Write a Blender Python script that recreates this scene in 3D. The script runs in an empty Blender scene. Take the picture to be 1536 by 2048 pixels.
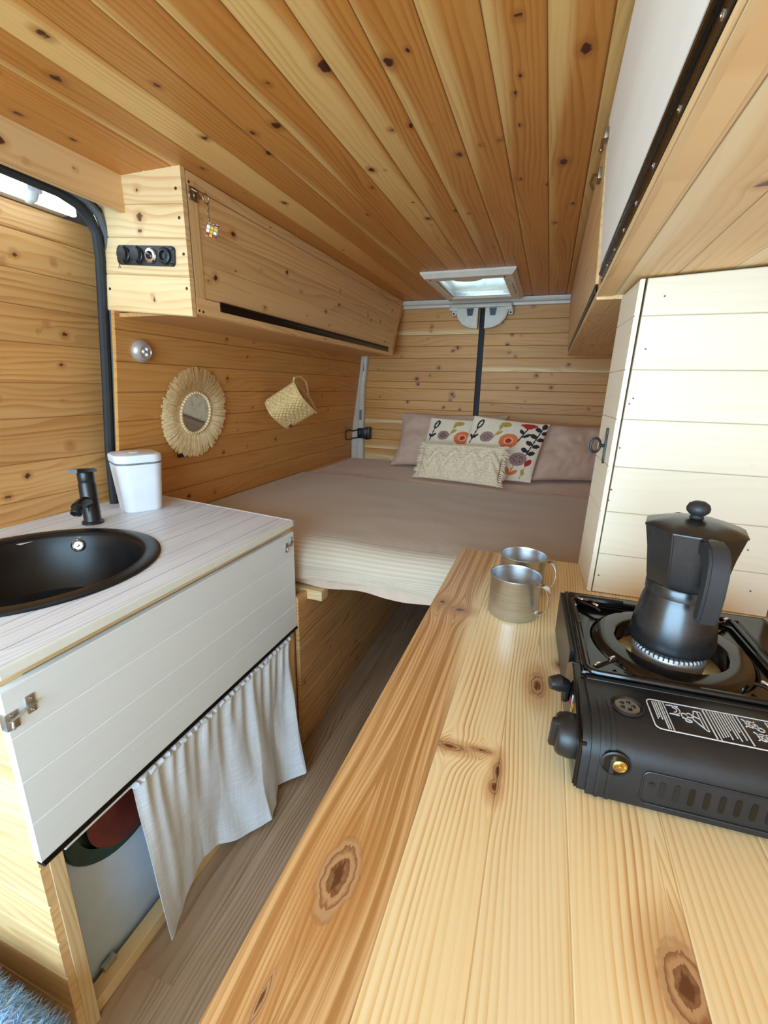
import bpy, bmesh, math, random
import numpy as np
from mathutils import Vector, Matrix, noise as mnoise

random.seed(7)
C = bpy.context.scene.collection
FLOOR = -1.25            # the scene is laid out with the eye at z = 0, then lifted so that the floor is z = 0
PI = math.pi

# ------------------------------------------------------------------ node helpers
def new_mat(name):
    m = bpy.data.materials.new(name); m.use_nodes = True
    nt = m.node_tree; nt.nodes.clear()
    out = nt.nodes.new('ShaderNodeOutputMaterial'); b = nt.nodes.new('ShaderNodeBsdfPrincipled')
    nt.links.new(b.outputs[0], out.inputs[0])
    return m, nt, b
def setin(nt, sock, v):
    if v is None: return
    if isinstance(v, bpy.types.NodeSocket): nt.links.new(v, sock)
    elif isinstance(v, (tuple, list)) and len(v) == 3 and sock.type == 'RGBA': sock.default_value = (*v, 1)
    else: sock.default_value = v
def M(nt, op, a, b=None, c=None, clamp=False):
    n = nt.nodes.new('ShaderNodeMath'); n.operation = op; n.use_clamp = clamp
    for i, v in enumerate((a, b, c)): setin(nt, n.inputs[i], v)
    return n.outputs[0]
def MR(nt, v, a, b, c, d, smooth=True):
    n = nt.nodes.new('ShaderNodeMapRange'); n.interpolation_type = 'SMOOTHSTEP' if smooth else 'LINEAR'
    for s, x in zip(('Value', 'From Min', 'From Max', 'To Min', 'To Max'), (v, a, b, c, d)): setin(nt, n.inputs[s], x)
    return n.outputs[0]
def XYZ(nt, x, y, z):
    n = nt.nodes.new('ShaderNodeCombineXYZ')
    for i, v in enumerate((x, y, z)): setin(nt, n.inputs[i], v)
    return n.outputs[0]
def NOISE(nt, vec, scale=1.0, detail=2.0, rough=0.5, dist=0.0):
    n = nt.nodes.new('ShaderNodeTexNoise')
    setin(nt, n.inputs['Vector'], vec); n.inputs['Scale'].default_value = scale; n.inputs['Detail'].default_value = detail
    n.inputs['Roughness'].default_value = rough; n.inputs['Distortion'].default_value = dist
    return n.outputs[0]
def MIX(nt, f, a, b, mode='MIX'):
    n = nt.nodes.new('ShaderNodeMix'); n.data_type = 'RGBA'; n.blend_type = mode
    setin(nt, n.inputs[0], f); setin(nt, n.inputs[6], a); setin(nt, n.inputs[7], b)
    return n.outputs[2]
def BUMP(nt, b, h, strength=0.3, dist=0.002):
    n = nt.nodes.new('ShaderNodeBump'); n.inputs['Strength'].default_value = strength; n.inputs['Distance'].default_value = dist
    setin(nt, n.inputs['Height'], h); nt.links.new(n.outputs[0], b.inputs['Normal'])
def ATTR(nt, name, which=2):
    n = nt.nodes.new('ShaderNodeAttribute'); n.attribute_name = name
    return n.outputs[which]
def srgb(r, g, b):
    f = lambda c: (c / 255 / 12.92) if c / 255 <= .04045 else ((c / 255 + .055) / 1.055) ** 2.4
    return (f(r), f(g), f(b))

# ------------------------------------------------------------------ materials
def pine(name, light, mid, dark, knot, ring=95, warp=1.0, line=.55, rough=.5, blot=.55, fine=.22, sap=None, seam=.6, seamw=.0012, seamc=(.05, .02, .008), coat=0.0, base=.3, bump=.12, kring=0.0, saplines=.45):
    m, nt, b = new_mat(name)
    wc = ATTR(nt, 'wc', 1)
    s = nt.nodes.new('ShaderNodeSeparateXYZ'); nt.links.new(wc, s.inputs[0])
    u, v, i = s.outputs
    kd, sp, tn, ed = ATTR(nt, 'kd'), ATTR(nt, 'sp'), ATTR(nt, 'tn'), ATTR(nt, 'ed')
    i7 = M(nt, 'MULTIPLY', i, 7.31)
    low = NOISE(nt, XYZ(nt, M(nt, 'MULTIPLY', u, 1.1), M(nt, 'MULTIPLY', v, 7), i7), 1, 2.0, .5)
    ph = M(nt, 'MULTIPLY_ADD', low, warp * 9, M(nt, 'MULTIPLY', v, ring))
    fr = M(nt, 'FRACT', ph)
    ln = MR(nt, fr, .25, .93, 0, 1)
    ln = M(nt, 'MULTIPLY', ln, MR(nt, fr, .93, 1.0, 1, 0))
    md = NOISE(nt, XYZ(nt, M(nt, 'MULTIPLY', u, 2.3), M(nt, 'MULTIPLY', v, 22), i7), 1, 2, .6)
    ln = M(nt, 'MULTIPLY', ln, MR(nt, md, .28, .72, .15, 1.15))
    fib = NOISE(nt, XYZ(nt, M(nt, 'MULTIPLY', u, 10), M(nt, 'MULTIPLY', v, 520), i7), 1, 3, .6)
    bl = NOISE(nt, XYZ(nt, M(nt, 'MULTIPLY', u, 1.6), M(nt, 'MULTIPLY', v, 13), M(nt, 'ADD', i7, 3.3)), 1, 3, .55)
    f = M(nt, 'MULTIPLY', ln, line)
    f = M(nt, 'MULTIPLY_ADD', M(nt, 'SUBTRACT', fib, .5), fine, f)
    f = M(nt, 'MULTIPLY_ADD', M(nt, 'SUBTRACT', bl, .5), blot, f)
    f = M(nt, 'ADD', f, base, None, True)
    r = nt.nodes.new('ShaderNodeValToRGB'); nt.links.new(f, r.inputs[0])
    e = r.color_ramp.elements
    e[0].position = 0; e[0].color = (*light, 1); e[1].position = 1; e[1].color = (*dark, 1)
    k = e.new(.45); k.color = (*mid, 1)
    col = r.outputs[0]
    if sap:
        sc = MIX(nt, M(nt, 'MULTIPLY', ln, saplines), sap, dark if saplines > .5 else mid)
        if saplines > .5:
            bs = NOISE(nt, XYZ(nt, M(nt, 'MULTIPLY', u, 1.3), M(nt, 'MULTIPLY', v, 120), M(nt, 'ADD', i7, 1.7)), 1, 3, .6)
            sc = MIX(nt, MR(nt, bs, .43, .62, 0, .85), sc, tuple(c * .86 for c in dark))
        col = MIX(nt, sp, col, sc)
    col = MIX(nt, 1.0, col, XYZ(nt, tn, tn, tn), 'MULTIPLY')
    kn = NOISE(nt, XYZ(nt, M(nt, 'MULTIPLY', u, 90), M(nt, 'MULTIPLY', v, 90), i7), 1, 2, .5)
    kk = M(nt, 'MULTIPLY_ADD', M(nt, 'SUBTRACT', kn, .5), .7, kd)
    col = MIX(nt, MR(nt, kd, 1.0, 2.6, .55, 0), col, dark)
    kc = MIX(nt, MR(nt, kk, .2, .8, 0, .55), tuple(c * .55 for c in knot), knot)
    if kring:
        rg = M(nt, 'FRACT', M(nt, 'MULTIPLY_ADD', kn, 1.1, M(nt, 'MULTIPLY', kd, kring)))
        body = MIX(nt, MR(nt, rg, .35, .95, .1, .85), tuple(.5 * (m_ + k_) for m_, k_ in zip(mid, knot)), knot)
        kc = MIX(nt, MR(nt, kk, .22, .5, 0, 1), tuple(c * .5 for c in knot), body)
    col = MIX(nt, MR(nt, kk, .8, 1.15, 1, 0), col, kc)
    col = MIX(nt, MR(nt, ed, 0, seamw, seam, 0), col, seamc)
    nt.links.new(col, b.inputs['Base Color'])
    rr = M(nt, 'MULTIPLY_ADD', M(nt, 'SUBTRACT', fib, .5), .2, rough)
    nt.links.new(rr, b.inputs['Roughness'])
    b.inputs['Coat Weight'].default_value = coat; b.inputs['Coat Roughness'].default_value = .25
    BUMP(nt, b, M(nt, 'MULTIPLY_ADD', ln, .6, M(nt, 'MULTIPLY', fib, .5)), bump, .001)
    return m

def plain(name, col, rough=.5, metal=0.0, vary=.08, scale=25, bump=0.0, bscale=120, emit=None, estr=0, coat=0, sheen=0, stretch=(1, 1, 1), spec=.5):
    m, nt, b = new_mat(name)
    tc = nt.nodes.new('ShaderNodeTexCoord')
    mp = nt.nodes.new('ShaderNodeMapping'); mp.inputs['Scale'].default_value = stretch
    nt.links.new(tc.outputs['Object'], mp.inputs[0])
    n = NOISE(nt, mp.outputs[0], scale, 3, .55)
    hi = tuple(min(1, c * (1 + vary)) for c in col); lo = tuple(c * (1 - vary) for c in col)
    nt.links.new(MIX(nt, MR(nt, n, .3, .7, 0, 1), lo, hi), b.inputs['Base Color'])
    nt.links.new(M(nt, 'MULTIPLY_ADD', M(nt, 'SUBTRACT', n, .5), .12, rough), b.inputs['Roughness'])
    b.inputs['Metallic'].default_value = metal; b.inputs['Coat Weight'].default_value = coat
    b.inputs['Specular IOR Level'].default_value = spec
    if sheen: b.inputs['Sheen Weight'].default_value = sheen
    if emit:
        b.inputs['Emission Color'].default_value = (*emit, 1); b.inputs['Emission Strength'].default_value = estr
    if bump: BUMP(nt, b, NOISE(nt, mp.outputs[0], bscale, 3, .6), bump, .002)
    return m

def weave(name, col, dark, scale=500, rough=.9, bump=.35, slub=.5):
    m, nt, b = new_mat(name)
    tc = nt.nodes.new('ShaderNodeTexCoord'); uv = tc.outputs['UV']
    s = nt.nodes.new('ShaderNodeSeparateXYZ'); nt.links.new(uv, s.inputs[0])
    u, v = s.outputs[0], s.outputs[1]
    a = NOISE(nt, XYZ(nt, M(nt, 'MULTIPLY', u, 9), M(nt, 'MULTIPLY', v, 330), 0.0), 1, 2, .6)
    c = NOISE(nt, XYZ(nt, M(nt, 'MULTIPLY', u, 330), M(nt, 'MULTIPLY', v, 9), 4.0), 1, 2, .6)
    h = M(nt, 'MAXIMUM', a, c)
    f = MR(nt, h, .45, .72, 0, 1)
    nt.links.new(MIX(nt, M(nt, 'MULTIPLY', f, slub), dark, col), b.inputs['Base Color'])
    b.inputs['Roughness'].default_value = rough
    BUMP(nt, b, h, bump, .002)
    return m

ORANGE = dict(light=srgb(222, 168, 98), mid=srgb(204, 142, 72), dark=srgb(158, 92, 40), knot=srgb(98, 42, 22), sap=srgb(238, 205, 146))
W = {}
W['ceiling'] = pine('pine_ceiling', light=srgb(210, 148, 74), mid=srgb(192, 121, 50), dark=srgb(150, 82, 28), knot=srgb(84, 32, 20), sap=srgb(226, 182, 112), ring=75, line=.36, rough=.42, seam=.75, seamw=.0018, base=.3)
W['wall'] = pine('pine_wall', **ORANGE, ring=50, line=.25, fine=.13, blot=.65, rough=.5, seam=.7, seamw=.0015)
W['door'] = pine('pine_door', light=srgb(230, 182, 118), mid=srgb(212, 152, 86), dark=srgb(170, 106, 50), knot=srgb(112, 58, 34), sap=srgb(240, 212, 166), ring=45, line=.4, fine=.12, rough=.5, seam=.7)
W['cab'] = pine('pine_cabinet', light=srgb(240, 206, 150), mid=srgb(226, 182, 124), dark=srgb(184, 128, 74), knot=srgb(104, 52, 28), sap=srgb(236, 204, 150), ring=45, line=.32, fine=.12, rough=.5, seam=.6)
W['capa'] = pine('pine_pale', light=srgb(244, 214, 164), mid=srgb(230, 190, 134), dark=srgb(196, 146, 92), knot=srgb(120, 70, 40), sap=srgb(246, 222, 178), ring=55, line=.38, fine=.14, rough=.5, seam=.6)
W['top'] = pine('pine_worktop', light=srgb(244, 226, 182), mid=srgb(232, 200, 144), dark=srgb(186, 130, 70), knot=srgb(140, 84, 54), sap=srgb(226, 186, 132), ring=150, warp=1.1, line=.6, kring=3.2, saplines=.85, rough=.33, blot=.45, fine=.2, seam=.25, seamw=.0006, coat=.25, base=.12, bump=.06)
W['batten'] = pine('pine_batten', light=srgb(240, 220, 176), mid=srgb(226, 196, 146), dark=srgb(190, 150, 100), knot=srgb(120, 80, 50), ring=90, line=.4, rough=.6, seam=0)
W['cream'] = pine('painted_cream', light=srgb(240, 228, 204), mid=srgb(236, 222, 194), dark=srgb(226, 206, 174), knot=srgb(200, 180, 150), ring=50, line=.25, rough=.5, seam=.55, seamw=.0012, seamc=srgb(120, 95, 65), base=.2)
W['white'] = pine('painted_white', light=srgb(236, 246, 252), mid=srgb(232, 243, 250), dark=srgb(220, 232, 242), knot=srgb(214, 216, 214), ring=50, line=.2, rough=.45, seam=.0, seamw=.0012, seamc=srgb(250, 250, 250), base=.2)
W['floor'] = pine('laminate_floor', light=srgb(184, 158, 130), mid=srgb(156, 128, 100), dark=srgb(110, 84, 64), knot=srgb(84, 62, 48), ring=60, line=.5, warp=1.4, rough=.5, blot=.8, seam=.5, seamw=.0015)
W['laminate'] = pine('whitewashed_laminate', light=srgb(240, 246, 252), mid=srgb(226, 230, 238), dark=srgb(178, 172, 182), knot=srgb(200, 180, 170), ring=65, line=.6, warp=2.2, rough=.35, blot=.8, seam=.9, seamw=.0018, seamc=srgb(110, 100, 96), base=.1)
W['brown'] = pine('pine_underbed', light=srgb(222, 180, 124), mid=srgb(200, 152, 98), dark=srgb(150, 100, 58), knot=srgb(70, 36, 20), ring=60, line=.5, rough=.6, seam=.8)

ALU = plain('pale_aluminium', srgb(196, 202, 208), .35, metal=.6, vary=.08)
BLACKM = plain('black_matt', srgb(29, 29, 30), .40, vary=.15, bump=.05, bscale=300)
BLACKG = plain('black_gloss_enamel', srgb(16, 15, 15), .12, vary=.2)
BLACKS = plain('black_satin', srgb(26, 27, 29), .32, vary=.2)
BLACKSINK = plain('black_composite', srgb(13, 13, 14), .34, vary=.35, scale=14, bump=.04, bscale=500, spec=.35)
EDGEW = plain('white_edge_strip', srgb(236, 244, 240), .4, vary=.02)
RUBBER = plain('black_rubber', srgb(34, 35, 37), .65, vary=.2)
RUBBERG = plain('grey_rubber', srgb(92, 92, 92), .7, vary=.1)
CHROME = plain('chrome', srgb(205, 207, 210), .15, metal=1, vary=.05)
STEEL = plain('brushed_steel', srgb(200, 204, 208), .34, metal=1, vary=.1, scale=18, stretch=(1, 1, 18))
ZINC = plain('zinc_steel', srgb(190, 190, 188), .4, metal=1, vary=.12, scale=60)
SCREWM = plain('screw_dark', srgb(84, 56, 34), .5, metal=.6, vary=.2)
DULL = plain('dull_bronze_latch', srgb(150, 132, 104), .4, metal=.9, vary=.2, scale=80)
BRASS = plain('brass', srgb(212, 184, 112), .3, metal=1, vary=.1)
WPAINT = plain('white_van_paint', srgb(212, 203, 188), .4, vary=.04)
WPLAS = plain('white_plastic', srgb(240, 244, 248), .3, vary=.02)
GPLAS = plain('grey_plastic_band', srgb(124, 128, 127), .4, vary=.06)
HATCH = plain('hatch_plastic', srgb(225, 214, 196), .45, vary=.04)
HINGE = plain('bronze_hinge', srgb(44, 30, 22), .35, metal=.6, vary=.25, scale=200)
HINGEB = plain('black_hinge', srgb(26, 23, 21), .28, metal=.7, vary=.3, scale=120)
WHITEP = plain('white_painted_board', srgb(248, 246, 236), .5, vary=.025, scale=3, stretch=(6, 1, 6), bump=.04, bscale=40)
PINK = plain('dusty_pink_cotton', srgb(210, 176, 152), .9, vary=.05, bump=.1, bscale=600, sheen=.2)
PINKS = plain('pink_sheet', srgb(222, 194, 172), .9, vary=.04, bump=.1, bscale=600, sheen=.2)
ECRU = plain('ecru_cotton', srgb(236, 218, 188), .9, vary=.05, bump=.2, bscale=500)
ECRUD = plain('natural_macrame', srgb(240, 220, 186), .95, vary=.1, scale=90, bump=.6, bscale=260)
RAFFIA = plain('raffia', srgb(248, 218, 164), .7, vary=.14, scale=90)
BEADM = plain('pale_wood_bead', srgb(232, 200, 156), .5, vary=.08)
SEAG = plain('seagrass', srgb(224, 188, 126), .75, vary=.2, scale=120, bump=.4, bscale=300)
MIRRORM = plain('mirror_glass', srgb(200, 198, 192), .03, metal=1, vary=.01)
MOKA = plain('black_moka_enamel', srgb(74, 75, 77), .27, vary=.08, scale=40, metal=.85)
MOKAH = plain('black_handle_plastic', srgb(40, 41, 43), .5, vary=.08)
LINEN = weave('white_linen', srgb(240, 247, 255), srgb(212, 219, 228), slub=.9)
GREYPL = plain('grey_plastic', srgb(120, 118, 112), .45, vary=.08)
INNERW = plain('pale_grey_board', srgb(196, 216, 238), .55, vary=.03)
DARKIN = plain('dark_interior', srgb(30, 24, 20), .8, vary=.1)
PRINTW = plain('white_print', srgb(226, 228, 230), .5, vary=.03)
YEL = plain('yellow_mark', srgb(226, 200, 40), .5)
REDM = plain('red_mark', srgb(170, 50, 34), .4)
BLUEF = plain('blue_plush', srgb(112, 158, 206), .95, vary=.2, scale=60, bump=.6, bscale=300, sheen=.4)
BLUEL = plain('pale_blue_plush', srgb(160, 194, 228), .95, vary=.15, scale=80, sheen=.4)
LEDM = plain('led_lens', srgb(235, 235, 230), .15, vary=.1)
SILV = plain('silver_plastic', srgb(196, 188, 180), .3, metal=.5, vary=.06)
BOWLR = plain('dark_red_dish', srgb(96, 34, 24), .4, vary=.25)
BOWLG = plain('dark_green_dish', srgb(30, 62, 56), .4, vary=.25)
STRIPL = plain('lit_white_strip', srgb(240, 246, 250), .4, vary=.02, emit=srgb(190, 226, 255), estr=7)
CABDARK = plain('grey_added_bulkhead', srgb(70, 70, 72), .7, vary=.1)

def stripes_mat():
    m, nt, b = new_mat('striped_bedspread')
    tc = nt.nodes.new('ShaderNodeTexCoord'); s = nt.nodes.new('ShaderNodeSeparateXYZ'); nt.links.new(tc.outputs['UV'], s.inputs[0])
    u, v = s.outputs[0], s.outputs[1]
    w = NOISE(nt, XYZ(nt, M(nt, 'MULTIPLY', u, 3), M(nt, 'MULTIPLY', v, 3), 0.0), 1, 1)
    ph = M(nt, 'MULTIPLY_ADD', w, .5, M(nt, 'MULTIPLY', v, 62))
    sn = M(nt, 'SINE', M(nt, 'MULTIPLY', ph, 2 * PI))
    f = MR(nt, sn, -.5, .8, 0, 1)
    fin = NOISE(nt, XYZ(nt, M(nt, 'MULTIPLY', u, 300), M(nt, 'MULTIPLY', v, 300), 0.0), 1, 2)
    c = MIX(nt, f, srgb(198, 181, 158), srgb(210, 196, 174))
    c = MIX(nt, M(nt, 'MULTIPLY', fin, .18), c, srgb(224, 210, 196))
    nt.links.new(c, b.inputs['Base Color']); b.inputs['Roughness'].default_value = .9; b.inputs['Sheen Weight'].default_value = .2
    BUMP(nt, b, M(nt, 'ADD', sn, M(nt, 'MULTIPLY', fin, .6)), .11, .002)
    return m
STRIPE = stripes_mat()

def glass_mat():
    m, nt, b = new_mat('hatch_glazing')
    tc = nt.nodes.new('ShaderNodeTexCoord')
    n = NOISE(nt, tc.outputs['Object'], 3, 2, .5, 1.2)
    nt.links.new(MIX(nt, MR(nt, n, .3, .7, 0, 1), srgb(120, 138, 140), srgb(142, 156, 158)), b.inputs['Base Color'])
    b.inputs['Transmission Weight'].default_value = 1.0
    b.inputs['Roughness'].default_value = .25; b.inputs['IOR'].default_value = 1.2
    return m
GLASS = glass_mat()

# ------------------------------------------------------------------ object helpers
ROOTLOC = {}
def root_of(o):
    while o.parent: o = o.parent
    return o
def tag(o, label, cat, group=None, kind=None):
    if label: o['label'] = label
    if cat: o['category'] = cat
    if group: o['group'] = group
    if kind: o['kind'] = kind
    return o
def thing(name, label, cat, loc, group=None):
    o = bpy.data.objects.new(name, None); C.objects.link(o); o.location = loc; o.empty_display_size = .05
    return tag(o, label, cat, group)
def finish(me, smooth=35):
    if smooth is None: return
    bm = bmesh.new(); bm.from_mesh(me)
    lim = math.radians(smooth)
    for f in bm.faces: f.smooth = True
    for e in bm.edges:
        if len(e.link_faces) == 2 and e.calc_face_angle(0) > lim: e.smooth = False
    bm.to_mesh(me); bm.free()
def link(name, me, mats, parent=None, loc=None):
    for mt in (mats if isinstance(mats, (list, tuple)) else [mats]): me.materials.append(mt)
    o = bpy.data.objects.new(name, me); C.objects.link(o)
    if parent:
        o.parent = parent
        l = root_of(parent).location
        me.transform(Matrix.Translation(-l))
    elif loc is not None:
        me.transform(Matrix.Translation(-Vector(loc))); o.location = loc
    return o
def obj(name, bm, mats, parent=None, smooth=35, loc=None):
    bmesh.ops.recalc_face_normals(bm, faces=bm.faces)
    me = bpy.data.meshes.new(name); bm.to_mesh(me); bm.free()
    finish(me, smooth)
    return link(name, me, mats, parent, loc)
def B(): return bmesh.new()
def box(bm, x0, x1, y0, y1, z0, z1, bev=0.0, seg=2, mat=None, mi=0):
    r = bmesh.ops.create_cube(bm, size=1)
    vs = r['verts']
    for v in vs:
        v.co = Vector((x0 + (v.co.x + .5) * (x1 - x0), y0 + (v.co.y + .5) * (y1 - y0), z0 + (v.co.z + .5) * (z1 - z0)))
    fs = list({f for v in vs for f in v.link_faces})
    for f in fs: f.material_index = mi
    if bev:
        es = list({e for v in vs for e in v.link_edges})
        r2 = bmesh.ops.bevel(bm, geom=es, offset=bev, segments=seg, affect='EDGES', profile=.5)
        vs = list({v for v in vs if v.is_valid} | {v for f in r2['faces'] for v in f.verts})
        for f in r2['faces']: f.material_index = mi
    if mat is not None: bmesh.ops.transform(bm, matrix=mat, verts=vs)
    return vs
def hexa(bm, P, bev=0.0, mi=0):
    """solid from 8 corners: bottom ring (4) then top ring (4)"""
    vs = [bm.verts.new(p) for p in P]
    fs = [bm.faces.new([vs[i] for i in q]) for q in ((3, 2, 1, 0), (4, 5, 6, 7), (0, 1, 5, 4), (1, 2, 6, 5), (2, 3, 7, 6), (3, 0, 4, 7))]
    for f in fs: f.material_index = mi
    if bev: bmesh.ops.bevel(bm, geom=list({e for f in fs for e in f.edges}), offset=bev, segments=2, affect='EDGES')
    return vs
def tube(bm, pts, r, seg=10, closed=False, cap=True, mi=0, flat=1.0):
    pts = [Vector(p) for p in pts]; n = len(pts)
    rs = r if isinstance(r, (list, tuple)) else [r] * n
    rings = []; prev = None
    for i, p in enumerate(pts):
        a = pts[(i - 1) % n] if (closed or i > 0) else p
        b = pts[(i + 1) % n] if (closed or i < n - 1) else p
        t = (b - a).normalized()
        if prev is None:
            ref = Vector((0, 0, 1)) if abs(t.z) < .9 else Vector((1, 0, 0))
            nx = t.cross(ref).normalized()
        else:
            nx = (prev - t * prev.dot(t)).normalized()
        prev = nx; ny = t.cross(nx)
        rings.append([bm.verts.new(p + nx * math.cos(k * 2 * PI / seg) * rs[i] + ny * math.sin(k * 2 * PI / seg) * rs[i] * flat) for k in range(seg)])
    m = n if closed else n - 1
    for i in range(m):
        A, D = rings[i], rings[(i + 1) % n]
        for k in range(seg):
            f = bm.faces.new((A[k], A[(k + 1) % seg], D[(k + 1) % seg], D[k])); f.material_index = mi
    if cap and not closed:
        bm.faces.new(list(reversed(rings[0]))).material_index = mi; bm.faces.new(rings[-1]).material_index = mi
    return [v for R_ in rings for v in R_]
def lathe(bm, prof, c=(0, 0, 0), seg=32, mat=None, mi=0, phase=0.0, sx=1.0, sy=1.0):
    """prof: (r, z) list; r = 0 closes the end"""
    rings = []; allv = []
    for r, z in prof:
        if r <= 1e-6: ring = [bm.verts.new((c[0], c[1], c[2] + z))]
        else: ring = [bm.verts.new((c[0] + math.cos(phase + k * 2 * PI / seg) * r * sx, c[1] + math.sin(phase + k * 2 * PI / seg) * r * sy, c[2] + z)) for k in range(seg)]
        rings.append(ring); allv += ring
    for A, D in zip(rings, rings[1:]):
        for k in range(seg):
            k2 = (k + 1) % seg
            if len(A) == 1 and len(D) == 1: continue
            if len(A) == 1: q = (A[0], D[k2], D[k])
            elif len(D) == 1: q = (A[k], A[k2], D[0])
            else: q = (A[k], A[k2], D[k2], D[k])
            bm.faces.new(q).material_index = mi
    if mat is not None: bmesh.ops.transform(bm, matrix=mat, verts=allv)
    return allv
def sphere(bm, c, r, seg=16, sc=(1, 1, 1), mi=0):
    rr = bmesh.ops.create_uvsphere(bm, u_segments=seg, v_segments=max(6, seg // 2), radius=r)
    for v in rr['verts']: v.co = Vector((c[0] + v.co.x * sc[0], c[1] + v.co.y * sc[1], c[2] + v.co.z * sc[2]))
    for f in {f for v in rr['verts'] for f in v.link_faces}: f.material_index = mi
    return rr['verts']
def axis_mat(p, d):
    """matrix that takes +Z to direction d and the origin to p"""
    return Matrix.Translation(Vector(p)) @ Vector((0, 0, 1)).rotation_difference(Vector(d)).to_matrix().to_4x4()
def rrect(w, h, r, n=5):
    out = []
    for cx, cy, a0 in ((w / 2 - r, h / 2 - r, 0), (-w / 2 + r, h / 2 - r, 90), (-w / 2 + r, -h / 2 + r, 180), (w / 2 - r, -h / 2 + r, 270)):
        for k in range(n + 1):
            a = math.radians(a0 + 90 * k / n); out.append((cx + r * math.cos(a), cy + r * math.sin(a)))
    return out
def prism(bm, poly, z0, z1, mat=None, bev=0.0, mi=0):
    a = [bm.verts.new((x, y, z0)) for x, y in poly]; b = [bm.verts.new((x, y, z1)) for x, y in poly]
    n = len(poly)
    top = bm.faces.new(b); bot = bm.faces.new(list(reversed(a))); fs = [top, bot]
    for k in range(n): fs.append(bm.faces.new((a[k], a[(k + 1) % n], b[(k + 1) % n], b[k])))
    for f in fs: f.material_index = mi
    vs = a + b
    if bev:
        r = bmesh.ops.bevel(bm, geom=list(top.edges), offset=bev, segments=2, affect='EDGES')
        vs = list({v for v in vs if v.is_valid} | {v for f in r['faces'] for v in f.verts})
        for f in r['faces']: f.material_index = mi
    if mat is not None: bmesh.ops.transform(bm, matrix=mat, verts=vs)
    return vs
def surf(name, fn, nu, nv, mats, parent=None, thick=0.0, loc=None, smooth=60, mi_fn=None, uvs=None):
    """grid surface; fn(a, b) -> point, a and b in 0..1; given a thickness it becomes a closed shell"""
    bm = B(); uvl = bm.loops.layers.uv.new('UVMap')
    P = [[Vector(fn(i / nu, j / nv)) for j in range(nv + 1)] for i in range(nu + 1)]
    V = [[bm.verts.new(p) for p in row] for row in P]
    uvm = {}
    for i in range(nu + 1):
        for j in range(nv + 1): uvm[V[i][j]] = uvs(i / nu, j / nv) if uvs else (i / nu, j / nv)
    for i in range(nu):
        for j in range(nv):
            f = bm.faces.new((V[i][j], V[i + 1][j], V[i + 1][j + 1], V[i][j + 1]))
            if mi_fn: f.material_index = mi_fn((i + .5) / nu, (j + .5) / nv)
    if thick:
        bm.normal_update()
        V2 = [[bm.verts.new(V[i][j].co - V[i][j].normal * thick) for j in range(nv + 1)] for i in range(nu + 1)]
        for i in range(nu + 1):
            for j in range(nv + 1): uvm[V2[i][j]] = uvm[V[i][j]]
        for i in range(nu):
            for j in range(nv): bm.faces.new((V2[i][j + 1], V2[i + 1][j + 1], V2[i + 1][j], V2[i][j]))
        for i in range(nu):
            bm.faces.new((V[i + 1][0], V[i][0], V2[i][0], V2[i + 1][0])); bm.faces.new((V[i][nv], V[i + 1][nv], V2[i + 1][nv], V2[i][nv]))
        for j in range(nv):
            bm.faces.new((V[0][j], V[0][j + 1], V2[0][j + 1], V2[0][j])); bm.faces.new((V[nu][j + 1], V[nu][j], V2[nu][j], V2[nu][j + 1]))
    for f in bm.faces:
        for l in f.loops: l[uvl].uv = uvm[l.vert]
    return obj(name, bm, mats, parent, smooth, loc)

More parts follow.
